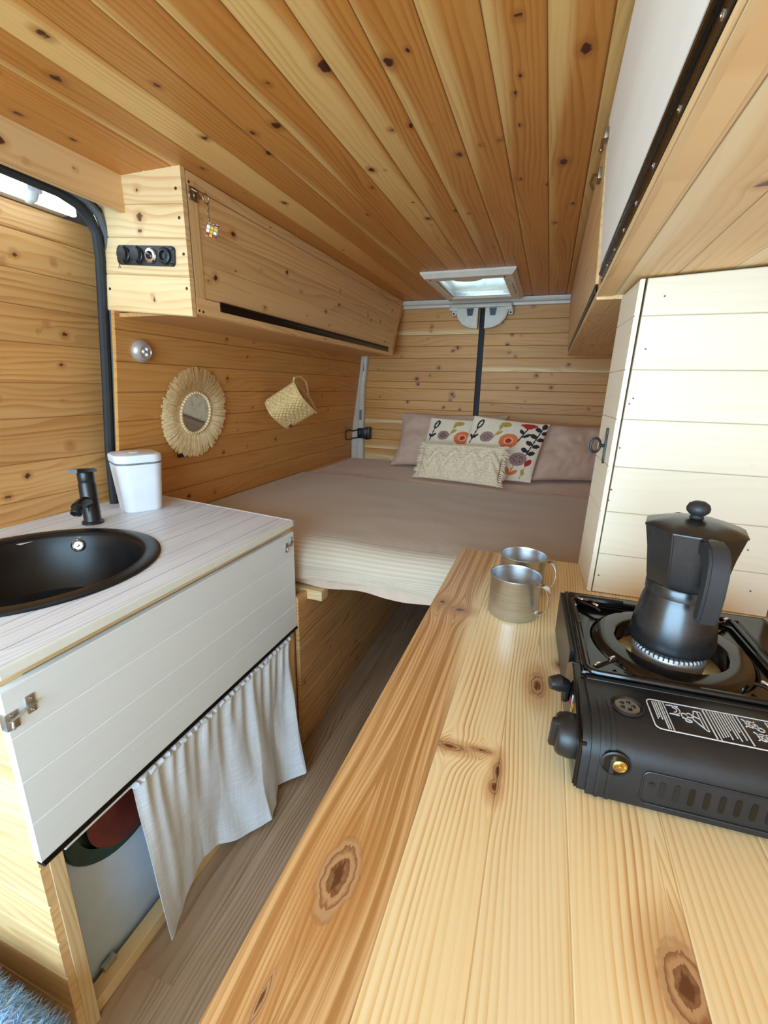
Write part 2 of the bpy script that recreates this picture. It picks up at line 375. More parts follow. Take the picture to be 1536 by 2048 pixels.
def planks(name, mapf, u0, u1, boards, mat, parent=None, du=.012, nv=8, gr=.0035, gd=.003, th=.012, knots=(), seed=0, kden=2.0, kr=(.0035, .008), sap_p=.3, hole=None, loc=None, tone=.07, tones=None, saps=None, ends=None, sapfade=None):
    """a boarded surface: every board a solid with chamfered edges. boards: edge positions along v; mapf(u, v, d) -> Nx3 (d = out of the face)"""
    rng = np.random.default_rng(seed)
    VV, FF, wc, kdl, spl, tnl, edl = [], [], [], [], [], [], []
    off = 0
    for bi, (va, vb) in enumerate(zip(boards, boards[1:])):
        w = vb - va
        ua, ub = (u0, u1) if ends is None else ends(bi)
        nu = max(2, int(round((ub - ua) / du)) + 1)
        us = np.linspace(ua, ub, nu)
        g = min(gr, w * .2)
        inner = np.linspace(g, w - g, max(2, nv))
        lv = np.concatenate(([0], inner, [w], [w], [0]))
        ld = np.concatenate(([-gd], np.zeros(len(inner)), [-gd], [-th], [-th]))
        nc = len(lv)
        U, L = np.meshgrid(us, lv, indexing='ij'); D = np.tile(ld, (nu, 1))
        P = mapf(U.ravel(), (va + L).ravel(), D.ravel())
        # knots of this board
        ks = [k for k in knots if va - .004 < k[1] < vb + .004]
        nk = rng.poisson(kden * (ub - ua))
        for _ in range(nk):
            rr = rng.uniform(*kr)
            ks.append((rng.uniform(ua, ub), va + rng.uniform(.1, .9) * w, rr, rr * rng.uniform(.7, 1.1)))
        gv = (va + L).copy(); kd = np.full_like(U, 6.0)
        for k in ks:
            ku, kv, ra = k[0], k[1], k[2]; rb = k[3] if len(k) > 3 else k[2] * .85
            dU = U - ku; dV = (va + L) - kv
            kd = np.minimum(kd, np.sqrt((dU / ra) ** 2 + (dV / rb) ** 2))
            gv -= np.sign(dV) * rb * .95 * np.exp(-(dU / (3.0 * ra)) ** 2) * np.exp(-np.abs(dV) / (2.6 * rb))
        bid = rng.uniform(0, 40); uo = rng.uniform(0, 20)
        sw = 0.0
        if saps is not None: sw = saps[bi] * w
        elif rng.random() < sap_p: sw = rng.uniform(.15, .45) * w * rng.choice([-1, 1])
        wob = .12 * w * np.sin(U * 3.1 + bid) + .07 * w * np.sin(U * 8.3 + 2 * bid)
        if sw > 0: sp = 1 / (1 + np.exp((L - sw - wob) / (.03 * w)))
        elif sw < 0: sp = 1 / (1 + np.exp(((w - L) + sw - wob) / (.03 * w)))
        else: sp = np.zeros_like(U)
        if sapfade: sp = sp * (1 - .75 / (1 + np.exp((sapfade[0] + .25 * math.sin(bid) - U) / sapfade[1])))
        tn = (tones[bi] if tones is not None else 1 + rng.uniform(-tone, tone))
        ed = np.minimum(L, w - L); ed[:, -2:] = .01
        wc.append(np.stack([(U + uo).ravel(), gv.ravel(), np.full(U.size, bid)], 1))
        kdl.append(kd.ravel()); spl.append(sp.ravel()); tnl.append(np.full(U.size, tn)); edl.append(ed.ravel())
        VV.append(P)
        idx = off + np.arange(nu * nc).reshape(nu, nc)
        a = idx[:-1]; b = idx[1:]
        q = np.stack([a, b, np.roll(b, -1, 1), np.roll(a, -1, 1)], -1).reshape(-1, 4)
        FF += q.tolist(); FF.append(idx[0].tolist()); FF.append(idx[-1][::-1].tolist())
        off += nu * nc
    VV = np.concatenate(VV)
    if hole is not None:
        FF = [f for f in FF if not hole(VV[f].mean(0))]
    me = bpy.data.meshes.new(name); me.from_pydata(VV.tolist(), [], FF)
    for nm, ty, arr in (('wc', 'FLOAT_VECTOR', np.concatenate(wc)), ('kd', 'FLOAT', np.concatenate(kdl)), ('sp', 'FLOAT', np.concatenate(spl)), ('tn', 'FLOAT', np.concatenate(tnl)), ('ed', 'FLOAT', np.concatenate(edl))):
        at = me.attributes.new(nm, ty, 'POINT')
        at.data.foreach_set('vector' if ty == 'FLOAT_VECTOR' else 'value', arr.astype(np.float32).ravel())
    me.update()
    um, vm, h = (u0 + u1) / 2, (boards[0] + boards[1]) / 2, 1e-3
    q = mapf(np.array([um, um + h, um, um]), np.array([vm, vm, vm + h, vm]), np.array([0, 0, 0, h]))
    if np.dot(np.cross(q[1] - q[0], q[2] - q[0]), q[3] - q[0]) < 0: me.flip_normals()
    return link(name, me, mat, parent, loc)
def frame(O, U, V, N):
    """flat mapping for planks()"""
    O, U, V, N = (np.array(a, float) for a in (O, U, V, N))
    return lambda u, v, d: O + u[:, None] * U + v[:, None] * V + d[:, None] * N
def beam(name, O, U, V, N, lu, lv, th, mat, parent=None, seed=0, **k):
    """one solid timber: length along U, width along V, thickness behind the face"""
    k = dict(dict(du=.03, nv=4, gr=.001, gd=.001, kden=1.2, sap_p=.2), **k)
    return planks(name, frame(O, U, V, N), 0, lu, [0, lv], mat, parent, th=th, seed=seed, **k)
def arange(a, b, s):
    return list(np.arange(a, b, s)) + [b]
def struct(o, label, cat): return tag(o, label, cat, kind='structure')
X_, Y_, Z_ = (1, 0, 0), (0, 1, 0), (0, 0, 1)

# ================================================================== the setting
def xw(z):
    return np.interp(z, [-1.25, -.55, -.507, -.27, -.11, .095, .186, .55], [-1.362, -1.348, -1.345, -1.323, -1.30, -1.27, -1.26, -1.205])
CB = [-1.2725, -1.18, -1.085, -.99, -.893, -.798, -.705, -.612, -.52, -.43, -.34, -.25, -.158, -.065, .03, .12, .21, .30, .39, .452]
CS = [0, 0, 0, .1, 1.0, 0, .16, .14, .85, .45, .2, .2, .16, .28, .9, 0, .2, 0, 0]
CT = [.96, .95, 1.0, .93, 1.06, .95, .97, .98, 1.04, 1.0, .97, 1.0, .98, 1.0, 1.0, .96, 1, 1, 1]
CK = [(-.839, .667, .010), (-.928, .752, .011), (-1.124, .81, .009), (-1.112, .921, .008), (-.763, .825, .008), (-.808, 1.007, .009), (-.435, .876, .014), (-.622, 1.013, .011),
      (-.687, 1.023, .008), (-.707, 1.112, .008), (-.559, .886, .007), (-.498, 1.265, .010), (-.92, 1.129, .007), (-.836, 1.392, .009), (-.536, 1.364, .007), (-.324, .899, .011), (-.285, .881, .006),
      (-.345, 1.099, .007), (-.389, 1.102, .007), (-.299, 1.109, .004), (-.267, 1.251, .010), (-.005, .967, .012), (-.106, .865, .008), (-.11, 1.002, .006), (-.124, 1.052, .006), (-.121, 1.164, .006),
      (-.029, 1.36, .013), (-.137, 1.428, .008), (-.07, 1.483, .006), (.003, 1.641, .008), (-.306, 1.636, .006), (-.345, 1.602, .007), (-.443, 1.643, .010), (-.045, 1.8, .009), (-.271, 2.023, .007), (-.625, 1.557, .006), (-.211, 1.222, .006), (-.167, 1.213, .007)]
HX0, HX1, HY0, HY1 = -.625, -.252, 2.40, 2.90
ceiling = planks('ceiling', frame((0, 0, .54), Y_, X_, (0, 0, -1)), -1.12, 3.14, CB, W['ceiling'], du=.011, nv=9, th=.012, saps=CS, tones=CT,
                 knots=[(y, x, r * 1.25, r * .8) for x, y, r in CK], kden=1.0, kr=(.003, .006), seed=3, sapfade=(1.75, .22), hole=lambda c: HX0 < c[0] < HX1 and HY0 < c[1] < HY1)
struct(ceiling, 'ceiling of long orange pine tongue and groove boards full of knots', 'ceiling')
bm = B()
for a in ((-1.5, HX0, -1.15, 3.24), (HX1, .5, -1.15, 3.24), (HX0, HX1, -1.15, HY0), (HX0, HX1, HY1, 3.24)): box(bm, *a, .556, .60)
obj('roof_skin', bm, WPAINT, ceiling)
FBOARD = arange(-1.45, .48, .165)
JOINT = [.1, .62, .30, .9, .47, -.1, .75, .2, .55, 1.1, .3, .8]
floor = planks('floor', frame((0, 0, FLOOR), Y_, X_, Z_), -1.15, 3.2, FBOARD, W['floor'], du=.03, nv=8, gd=.0006, gr=.0012, th=.02, kden=.5, seed=11, sap_p=0, tone=.12, ends=lambda i: (-1.15, JOINT[i]))
planks('floor_boards', frame((0, 0, FLOOR), Y_, X_, Z_), -1.15, 3.2, FBOARD, W['floor'], floor, du=.03, nv=8, gd=.0006, gr=.0012, th=.02, kden=.5, seed=12, sap_p=0, tone=.12, ends=lambda i: (JOINT[i], 3.2))
struct(floor, 'floor of grey brown wood effect planks', 'floor')
wl = planks('wall_left', lambda u, v, d: np.stack([xw(v) + d, u, v], 1), 1.10, 3.10, arange(-1.25, .25, .0935), W['wall'], du=.011, nv=6, th=.014, seed=21, kden=2.2, kr=(.0035, .0085), sap_p=.15)
struct(wl, 'left wall of horizontal knotty pine boards beside the bed', 'wall')
bm = B(); box(bm, -1.50, -1.47, -1.15, 3.24, -1.27, .6); obj('outer_skin', bm, WPAINT, wl)
wr = planks('wall_right', frame((.445, 0, 0), Y_, Z_, (-1, 0, 0)), -1.1, 3.10, arange(-1.25, .54, .0935), W['wall'], du=.02, nv=5, th=.014, seed=31, kden=3)
struct(wr, 'right wall of horizontal pine boards', 'wall')
bm = B(); box(bm, .47, .5, -1.15, 3.24, -1.27, .6); obj('outer_skin', bm, WPAINT, wr)
# rear doors: two boarded leaves with a dark gap between them
ZB = [-1.25, -1.16, -1.07, -.98, -.89, -.80, -.71, -.62, -.53, -.44, -.37, -.30, -.225, -.15, -.09, -.01, .035, .105, .19, .265, .335, .42, .515]
d2 = planks('door_1', frame((0, 3.10, 0), X_, Z_, (0, -1, 0)), -1.36, -.470, ZB, W['wall'], du=.011, nv=6, th=.02, seed=41, kden=1.0, kr=(.004, .009), sap_p=.25,
            knots=[(-.78, .39, .009), (-.785, .36, .008), (-.60, .255, .012), (-.63, .235, .010), (-.72, .13, .012), (-.87, .055, .012), (-.86, .02, .01), (-.62, -.04, .013), (-.63, -.08, .01), (-.93, -.10, .01), (-.56, -.14, .009)])
struct(d2, 'left leaf of the boarded rear doors behind the pillows', 'door')
d3 = planks('door_2', frame((0, 3.10, 0), X_, Z_, (0, -1, 0)), -.432, .45, ZB, W['wall'], du=.011, nv=6, th=.02, seed=42, kden=1.0, kr=(.004, .009), sap_p=.3,
            knots=[(-.15, .49, .010), (-.27, .50, .009), (-.26, .33, .010), (-.285, .27, .011), (-.27, .225, .009), (.09, .15, .011), (-.09, .085, .012), (.005, .015, .010), (-.20, .01, .009)])
struct(d3, 'right leaf of the boarded rear doors', 'door')
bm = B(); box(bm, -1.5, .5, 3.20, 3.24, -1.27, .6); obj('outer_skin', bm, WPAINT, d3)
bm = B(); box(bm, -.474, -.428, 3.112, 3.16, -1.25, .53, .004); struct(obj('trim_1', bm, RUBBER), 'black rubber seal in the gap between the rear doors', 'seal')
# white painted rail over the rear doors, white pillar of the door frame
bm = B()
pr = [(-.055, .538), (-.055, .527), (-.047, .515), (-.03, .510), (-.028, .496), (0, .494), (0, .538)]
Mx = Matrix(((0, 0, 1, 0), (1, 0, 0, 3.10), (0, 1, 0, 0), (0, 0, 0, 1)))
prism(bm, pr, -1.30, .44, mat=Mx)
for x in (-.83, -.66, -.14, .02): box(bm, x, x + .055, 3.0715, 3.08, .5005, .5035, mi=1)
struct(obj('trim_2', bm, [WPAINT, DARKIN]), 'white painted metal rail above the rear doors', 'rail')
bm = B()
def pil(z): return np.interp(z, [-.55, -.32, .0, .24], [-1.345, -1.337, -1.318, -1.287]), np.interp(z, [-.55, -.32, .0, .24], [-1.250, -1.250, -1.243, -1.215])
zz = [-.80, -.55, -.4, -.32, -.15, 0, .12, .24]
rows = []
for z in zz:
    a, b_ = pil(z)
    rows.append([bm.verts.new(p) for p in ((a, 3.095, z), (a, 3.06, z), (a + .006, 3.05, z), (a + .045, 3.048, z), (a + .055, 3.058, z), (b_ - .006, 3.06, z), (b_, 3.066, z), (b_, 3.095, z))])
for A, D in zip(rows, rows[1:]):
    for k in range(8): bm.faces.new((A[k], A[(k + 1) % 8], D[(k + 1) % 8], D[k]))
bm.faces.new(rows[0]); bm.faces.new(rows[-1])
t3 = struct(obj('trim_3', bm, WPAINT), 'white painted door pillar in the rear left corner', 'pillar')
bm = B()
a, b_ = pil(.14); box(bm, b_ - .026, b_ - .016, 3.0555, 3.062, .10, .155, .002)
a, b_ = pil(-.2); box(bm, b_ - .03, b_ - .012, 3.0555, 3.062, -.235, -.165, .002)
obj('slot', bm, GREYPL, t3)
# sliding door panel on the left front, the bright strip above it, header, rubber seal
d1 = planks('door_3', frame((-1.40, 0, 0), Y_, Z_, X_), -.9, 1.30, [-1.25, -1.1, -.98, -.87, -.76, -.65, -.545, -.442, -.34, -.234, -.109, -.01, .099, .197, .288, .386, .458], W['door'], du=.011, nv=7, th=.014, seed=51, kden=2.6, kr=(.004, .009), sap_p=.2,
            knots=[(.88, .335, .008), (.90, .30, .008), (.99, .155, .008), (1.04, .13, .01), (1.0, -.20, .012), (.86, -.27, .009), (.80, -.32, .009)])
struct(d1, 'sliding door lined with horizontal pine boards behind the sink', 'door')
hd = beam('trim_4', (-1.165, -.9, .451), Y_, Z_, X_, 1.999, .092, .018, W['cab'], seed=53, nv=8, du=.012, knots=[(1.69, .04, .012, .009), (1.86, .05, .006), (1.74, .02, .006)])
struct(hd, 'pine header board above the sliding door', 'header board')
bm = B(); box(bm, -1.44, -1.185, -.9, 1.10, .50, .54, .004); box(bm, -1.30, -1.262, -.9, 1.06, .474, .50, .004)
struct(obj('trim_5', bm, GREYPL), 'grey metal door frame strip under the header board', 'door frame')
bm = B()
def sp(z, dx=-.034): return float(xw(z)) + dx
path = [(sp(-1.2), 1.10, -1.2), (sp(-.6), 1.098, -.6), (sp(-.22), 1.093, -.22), (sp(.0), 1.092, 0), (sp(.2), 1.091, .2), (sp(.34), 1.088, .34), (sp(.40), 1.080, .40), (-1.262, 1.062, .437), (-1.26, 1.03, .460), (-1.258, .98, .471), (-1.256, .8, .474), (-1.256, -.9, .474)]
tube(bm, path, .014, 10)
p2 = [(x + .012, y + .022, z + (.012 if z > .42 else 0)) for x, y, z in path]
tube(bm, p2, .011, 10, mi=1)
p3 = [(x + .002, y + .034, z + (.02 if z > .42 else 0)) for x, y, z in path]
tube(bm, p3, .012, 8, mi=0)
struct(obj('trim_6', bm, [RUBBER, RUBBERG]), 'black rubber seal curving round the sliding door opening', 'seal')
# the cab end behind the photographer: unseen bulkhead added, kept low to shape daylight and reflections
bm = B(); box(bm, -1.5, .5, -1.15, -1.12, -1.27, -.62); box(bm, -1.5, .5, -1.15, -1.12, .42, .6)
struct(obj('wall_front_added', bm, CABDARK), 'unseen low grey bulkhead added to shape the daylight from the driver cab', 'bulkhead')

# skylight hatch in the ceiling
hz = .54
bm = B()
def ring_frame(bm, o, i, zo, zi, zt):
    """sloping frame between an outer rectangle and an inner one"""
    def rc(r, z): return [bm.verts.new(p) for p in ((r[0], r[2], z), (r[1], r[2], z), (r[1], r[3], z), (r[0], r[3], z))]
    L = [rc(o, zt), rc(o, zo), rc((o[0] + .018, o[1] - .018, o[2] + .018, o[3] - .018), zi), rc((i[0] - .006, i[1] + .006, i[2] - .006, i[3] + .006), zi), rc(i, zi + .006), rc(i, zt + .05), rc((i[0] - .012, i[1] + .012, i[2] - .012, i[3] + .012), zt + .05)]
    L.append(L[0])
    for A, D in zip(L, L[1:]):
        for k in range(4): bm.faces.new((A[k], A[(k + 1) % 4], D[(k + 1) % 4], D[k]))
ring_frame(bm, (-.66, -.205, 2.335, 2.975), (-.606, -.272, 2.42, 2.885), .532, .512, .541)
hatch = struct(obj('window_1', bm, HATCH), 'beige framed roof hatch with pale glazing over the bed', 'roof hatch')
bm = B(); box(bm, -.614, -.264, 2.412, 2.895, .548, .554); obj('pane', bm, GLASS, hatch)
bm = B(); prism(bm, [(-.44 + .07 * math.cos(a), 2.418 + .05 * math.sin(a)) for a in [PI * k / 14 for k in range(15)]], .514, .528, bev=.003); obj('grip', bm, HATCH, hatch)
bm = B(); box(bm, -.606, -.272, 2.872, 2.884, .520, .545, .002); box(bm, -.606, -.594, 2.42, 2.885, .520, .545, .002); obj('blind_rail', bm, ZINC, hatch)
bm = B()
for k in range(6): sphere(bm, (-.235, 2.55 + k * .05, .5125), .004, 8)
for x, y in ((-.62, 2.39), (-.26, 2.39), (-.625, 2.92)): sphere(bm, (x, y, .5125), .0045, 8)
obj('screw', bm, SCREWM, hatch)

# ================================================================== bed
bed = thing('bed_base', 'pine bed platform under the mattress, boarded side wall and dark space below', 'bed base', (-.45, 2.1, FLOOR))
bm = B(); box(bm, -1.34, .44, 1.30, 3.08, -.668, -.652, .002); obj('platform', bm, plain('platform_board', srgb(190, 150, 100), .7), bed)
planks('side_wall', frame((-.70, 0, 0), Y_, Z_, X_), 1.165, 3.05, arange(FLOOR, -.668, .0975), W['brown'], bed, du=.012, nv=5, th=.014, seed=61, kden=5, kr=(.003, .008),
       knots=[(1.20, -.73 - .0975 * k, .004) for k in range(6)])
beam('batten', (-.80, 1.225, -.665), X_, (0, 0, -1), (0, -1, 0), .155, .035, .045, W['batten'], bed, seed=62)
beam('batten', (.10, 1.32, -.70), X_, Z_, (0, -1, 0), .33, .045, .045, W['batten'], bed, seed=63)
planks('side_wall', frame((.02, 0, 0), Y_, Z_, (-1, 0, 0)), 1.30, 3.05, arange(FLOOR, -.668, .0975), W['brown'], bed, du=.03, nv=4, th=.014, seed=64, kden=3)
def bedz(x, y):
    return -.507 + .004 * mnoise.noise(Vector((x * 3, y * 3, 1))) + .003 * mnoise.noise(Vector((x * 9, y * 9, 5)))
# mattress: rounded slab in its pink sheet
def mat_fn(y0, y1, x0, x1, zt, zb, r):
    L = [r * PI / 2, (y1 - y0 - r)]
    def f(a, b):
        x = x0 + (x1 - x0) * a
        s = b
        if s < .14: z, y = zb + (zt - r - zb) * (s / .14), y0
        elif s < .40:
            t = (s - .14) / .26 * PI / 2; y = y0 + r - r * math.cos(t); z = zt - r + r * math.sin(t)
        else: y = y0 + r + (y1 - y0 - r) * (s - .40) / .60; z = zt
        n = mnoise.noise(Vector((x * 4, y * 4, z * 4 + 2)))
        w = max(0, 1 - s / .3)
        return (x, y - .012 * w * n, z + .006 * mnoise.noise(Vector((x * 5, y * 5, 9))) * (1 - w) - .012 * w * mnoise.noise(Vector((x * 7, 3, z * 5))))
    return f
mat = thing('mattress', 'bed mattress in a pale dusty pink sheet, bare around the pillows', 'mattress', (-.45, 2.1, -.652))
bm = B(); box(bm, -1.33, .435, 1.30, 3.07, -.651, -.530, .03, 3); obj('core', bm, PINKS, mat)
surf('sheet', mat_fn(1.247, 3.07, -1.343, .44, -.517, -.655, .075), 90, 70, [PINKS], mat, thick=.004)
bm = B()
for k in range(5):
    pts = [(-.78 + .13 * k + .09 * i, 1.262 - .006 * math.sin(i * 1.7 + k) - .004, -.628 - .012 * math.sin(i * .9 + k * 1.3) - .006 * k / 2 + .01) for i in range(5)]
    tube(bm, pts, [.002, .009, .012, .008, .002], 8)
obj('tucked_fold', bm, PINKS, mat)
def spread(a, b):
    x = -1.342 + 1.78 * a
    L0 = .085; LC = .11; y_r = 1.236; r = .075; zt = -.502
    back = 2.34 + .02 * math.sin(a * 9) - .05 * a
    tot = L0 + LC + (back - y_r - r); s = b * tot
    if s < L0:
        t = s / L0
        drop = .016 * mnoise.noise(Vector((x * 3.2, 0, 4))) + .012 * math.sin(x * 5 + 1)
        z = zt - r - (1 - t) * (.048 + drop); y = y_r - .006 - .011 * mnoise.noise(Vector((x * 6, t, 0))) - (1 - t) * .004 - .004 * mnoise.noise(Vector((x * 17, t * 2, 5)))
    elif s < L0 + LC:
        t = (s - L0) / LC * PI / 2; y = y_r - .006 + r - r * math.cos(t); z = zt - r + r * math.sin(t)
    else:
        y = y_r + r + (s - L0 - LC); z = bedz(x, y) + .005
    wl_ = math.exp(-((y - 1.25) / .12) ** 2)
    return (x, y - .008 * wl_ * mnoise.noise(Vector((x * 5, z * 6, 3))), z + .010 * wl_ * mnoise.noise(Vector((x * 4, y * 6, 8))))
o = surf('bedspread', spread, 110, 130, [STRIPE], None, thick=.005, loc=(-.45, 1.8, -.507), uvs=lambda a, b: (a * 1.78, b * 1.30))
tag(o, 'beige ribbed bedspread with fine stripes covering the front of the bed', 'bedspread')

def soft(name, BL, BR, TR, TL, th, mats, parent=None, n=44, pinch=.05, wr=.012, seed=0, mi_fn=None, disp=None, loc=None, power=.55, sag=0):
    """a stuffed cushion between four corner points"""
    BL, BR, TR, TL = (Vector(p) for p in (BL, BR, TR, TL))
    nrm = ((BR - BL).cross(TL - BL)).normalized()
    ctr = (BL + BR + TR + TL) / 4
    bm = B(); uvl = bm.loops.layers.uv.new('UVMap'); sides = []
    def P(a, b, side):
        A, D = 2 * a - 1, 2 * b - 1
        k = 1 - pinch * (1 - D * D) if True else 1
        a2 = .5 + .5 * A * (1 - pinch * (1 - D * D)); b2 = .5 + .5 * D * (1 - pinch * (1 - A * A))
        p = (BL * (1 - a2) + BR * a2) * (1 - b2) + (TL * (1 - a2) + TR * a2) * b2
        e = max(0, (1 - A ** 2) * (1 - D ** 2)) ** power
        q = nrm * (th * .5 * e * side)
        w = mnoise.noise(Vector((a * 4 + seed, b * 4, side * .3 + seed))) + .5 * mnoise.noise(Vector((a * 11 + seed, b * 7, seed * 2)))
        q += nrm * (wr * w * e ** .5 * side)
        if disp and side > 0: q += nrm * disp(a, b) * min(1, e * 3)
        p = p + q
        p.z -= sag * e * (1 - b)
        return p
    F = [[bm.verts.new(P(i / n, j / n, 1)) for j in range(n + 1)] for i in range(n + 1)]
    K = [[F[i][j] if i in (0, n) or j in (0, n) else bm.verts.new(P(i / n, j / n, -1)) for j in range(n + 1)] for i in range(n + 1)]
    for i in range(n):
        for j in range(n):
            f = bm.faces.new((F[i][j], F[i + 1][j], F[i + 1][j + 1], F[i][j + 1]))
            if mi_fn: f.material_index = mi_fn((i + .5) / n, (j + .5) / n)
            for l, (s, t) in zip(f.loops, ((i, j), (i + 1, j), (i + 1, j + 1), (i, j + 1))): l[uvl].uv = (s / n, t / n)
            bm.faces.new((K[i][j + 1], K[i + 1][j + 1], K[i + 1][j], K[i][j]))
    return obj(name, bm, mats, parent, 80, loc)
ZT = -.503
o = soft('pillow', (-.96, 2.84, ZT - .004), (-.26, 2.86, ZT), (-.235, 3.05, -.165), (-.955, 3.05, -.172), .17, [PINK], None, 50, .09, .022, 1, loc=(-.6, 2.86, ZT))
tag(o, 'large dusty pink pillow leaning on the rear doors behind the floral cushions', 'pillow', 'pink bed pillows')
o = soft('pillow', (-.06, 2.66, ZT), (.40, 2.84, ZT), (.40, 2.98, -.205), (-.05, 2.88, -.20), .15, [PINK], None, 50, .05, .022, 4, loc=(.2, 2.7, ZT))
tag(o, 'dusty pink pillow beside the white wardrobe, right of the floral cushions', 'pillow', 'pink bed pillows')

FLM = [plain('floral_ground', srgb(240, 224, 196), .9, vary=.03, bump=.12, bscale=600), plain('print_dark', srgb(52, 38, 40), .9), plain('print_taupe', srgb(160, 128, 118), .9), plain('print_orange', srgb(226, 120, 66), .9),
       plain('print_red', srgb(186, 42, 34), .9), plain('print_mustard', srgb(190, 156, 62), .9), plain('print_peach', srgb(240, 176, 130), .9)]
def el(a, b, cx, cy, rx, ry, ang=0):
    c, s = math.cos(math.radians(ang)), math.sin(math.radians(ang)); x, y = a - cx, b - cy
    return ((x * c + y * s) / rx) ** 2 + ((-x * s + y * c) / ry) ** 2 < 1
def seg(a, b, x0, y0, x1, y1, w):
    dx, dy = x1 - x0, y1 - y0; t = max(0, min(1, ((a - x0) * dx + (b - y0) * dy) / (dx * dx + dy * dy)))
    return math.hypot(a - x0 - t * dx, b - y0 - t * dy) < w
def floral(a, b):
    # dark looped bud, top left
    if el(a, b, .12, .87, .040, .085, -15): return 0 if el(a, b, .12, .87, .014, .05, -15) else 1
    if seg(a, b, .10, .79, .06, .56, .008): return 1
    if el(a, b, .105, .66, .018, .05, -40) or el(a, b, .055, .66, .016, .045, 30): return 1
    # taupe round flowers
    for cx, cy, r in ((.26, .66, .088), (.76, .34, .108)):
        d = math.hypot(a - cx, b - cy)
        if d < r:
            if d < r * .55:
                th = math.atan2(b - cy, a - cx)
                if abs(math.sin(th * 4)) < .25 and d > r * .12: return 1
                if .48 < d / r < .56 and abs(math.sin(th * 4)) < .5: return 1
            return 2
    # mustard flower
    if el(a, b, .46, .90, .070, .048, 0) or el(a, b, .40, .85, .022, .035, 0): return 5
    if seg(a, b, .42, .85, .35, .66, .008) or el(a, b, .41, .74, .020, .05, -40): return 5
    # orange poppy
    d = math.hypot(a - .56, b - .62)
    if d < .042: return 4
    if d < .062: return 6
    if d < .125: return 3
    # red flower with dark stem
    if el(a, b, .76, .925, .110, .035, 0) or (el(a, b, .76, .90, .07, .04, 0)): return 4
    if seg(a, b, .76, .88, .68, .62, .009) or el(a, b, .69, .80, .024, .05, 35) or el(a, b, .77, .74, .024, .06, -55): return 1
    # dark sprig of leaves
    if seg(a, b, .945, .93, .84, .40, .009): return 1
    for k in range(4):
        t = k / 3.4; x, y = .945 - .10 * t, .88 - .42 * t
        if el(a, b, x - .055, y - .01, .050, .034, -35) or el(a, b, x + .045, y - .05, .048, .034, 25): return 1
    if el(a, b, .955, .94, .038, .05, 0): return 1
    # red bud, peach leaves
    if el(a, b, .90, .30, .038, .062, -25): return 4
    if seg(a, b, .88, .25, .85, .04, .007) or el(a, b, .865, .14, .022, .05, 10): return 5
    if seg(a, b, .73, .24, .70, .03, .007): return 3
    if el(a, b, .67, .14, .026, .07, 25) or el(a, b, .755, .12, .026, .06, -45): return 3
    # left column
    if el(a, b, .12, .40, .07, .06, 0): return 3
    if el(a, b, .10, .15, .03, .07, 20) or el(a, b, .17, .17, .03, .06, -30): return 1
    if el(a, b, .36, .32, .08, .07): return 4
    return 0
o = soft('floral_cushion', (-.73, 2.655, ZT), (-.32, 2.69, ZT), (-.276, 2.865, -.19), (-.692, 2.85, -.185), .06, FLM, None, 90, .03, .004, 7, floral, loc=(-.5, 2.62, ZT))
tag(o, 'floral print cushion tucked behind the cream tufted cushion, mostly hidden', 'cushion', 'floral cushions on the bed')
o = soft('floral_cushion', (-.49, 2.555, ZT), (-.047, 2.60, ZT), (.022, 2.755, -.190), (-.402, 2.735, -.155), .09, FLM, None, 100, .03, .004, 9, floral, loc=(-.27, 2.56, ZT))
tag(o, 'floral print cushion standing in front, with red, orange and dark leaf motifs', 'cushion', 'floral cushions on the bed')
def macr(a, b):
    if b > .86: return .012 * abs(math.sin(a * 70)) * (.6 + .4 * math.sin(b * 90))
    z = abs(((a * 4.5) % 1) - .5) * 2
    r = math.exp(-((b - .18 - .42 * z) / .10) ** 2) + math.exp(-((b - .50 - .30 * z) / .07) ** 2)
    return .014 * r + .006 * mnoise.noise(Vector((a * 30, b * 26, 2))) + .005 * mnoise.noise(Vector((a * 60, b * 50, 4)))
mc = thing('tufted_cushion', 'cream macrame lumbar cushion with zigzag tufts in front of the floral cushions', 'cushion', (-.45, 2.46, ZT))
BLm, BRm, TRm, TLm = (-.672, 2.485, ZT), (-.210, 2.405, ZT), (-.194, 2.505, -.300), (-.658, 2.585, -.314)
soft('cover', BLm, BRm, TRm, TLm, .08, [ECRUD], mc, 100, .02, .004, 12, disp=macr)
random.seed(5)
for side, (p, q) in enumerate(((BLm, TLm), (BRm, TRm))):
    bm = B()
    for k in range(22):
        t = k / 21; p0 = Vector(p).lerp(Vector(q), t); sx = -1 if side == 0 else 1
        for j in range(2):
            e = p0 + Vector((sx * random.uniform(.012, .032), -random.uniform(.0, .012), -random.uniform(-.002, .016)))
            e.z = max(e.z, ZT + .002)
            tube(bm, [p0, p0.lerp(e, .5) + Vector((0, -.003, .004)), e], [.004, .0035, .0015], 5)
    obj('fringe', bm, ECRU, mc)
bm = B()
for k in range(15):
    t = (k + .5) / 15; p0 = Vector(TLm).lerp(Vector(TRm), t) + Vector((0, -.03, -.052))
    sphere(bm, p0, .014, 8, (1.1, .8, .8))
obj('tuft_row', bm, ECRU, mc)

# ================================================================== left overhead cabinet
OC = thing('overhead_cabinet', 'long pine overhead cabinet along the left wall with a hinged flap', 'cabinet', (-1.1, 2.0, .185))
XF = -.964
def endmap(u, v, d):      # end boards lean down a little to the right
    return np.stack([-1.285 + u, 1.096 - d, v - .085 * u + .02], 1)
planks('end_panel', endmap, 0, .321, [.185, .285, .381, .462, .552], W['capa'], OC, du=.01, nv=7, th=.016, seed=71, kden=0, sap_p=.1,
       knots=[(.17, .498, .008), (.17, .43, .013), (.165, .395, .008), (.185, .235, .005), (.19, .222, .006), (.28, .50, .004)])
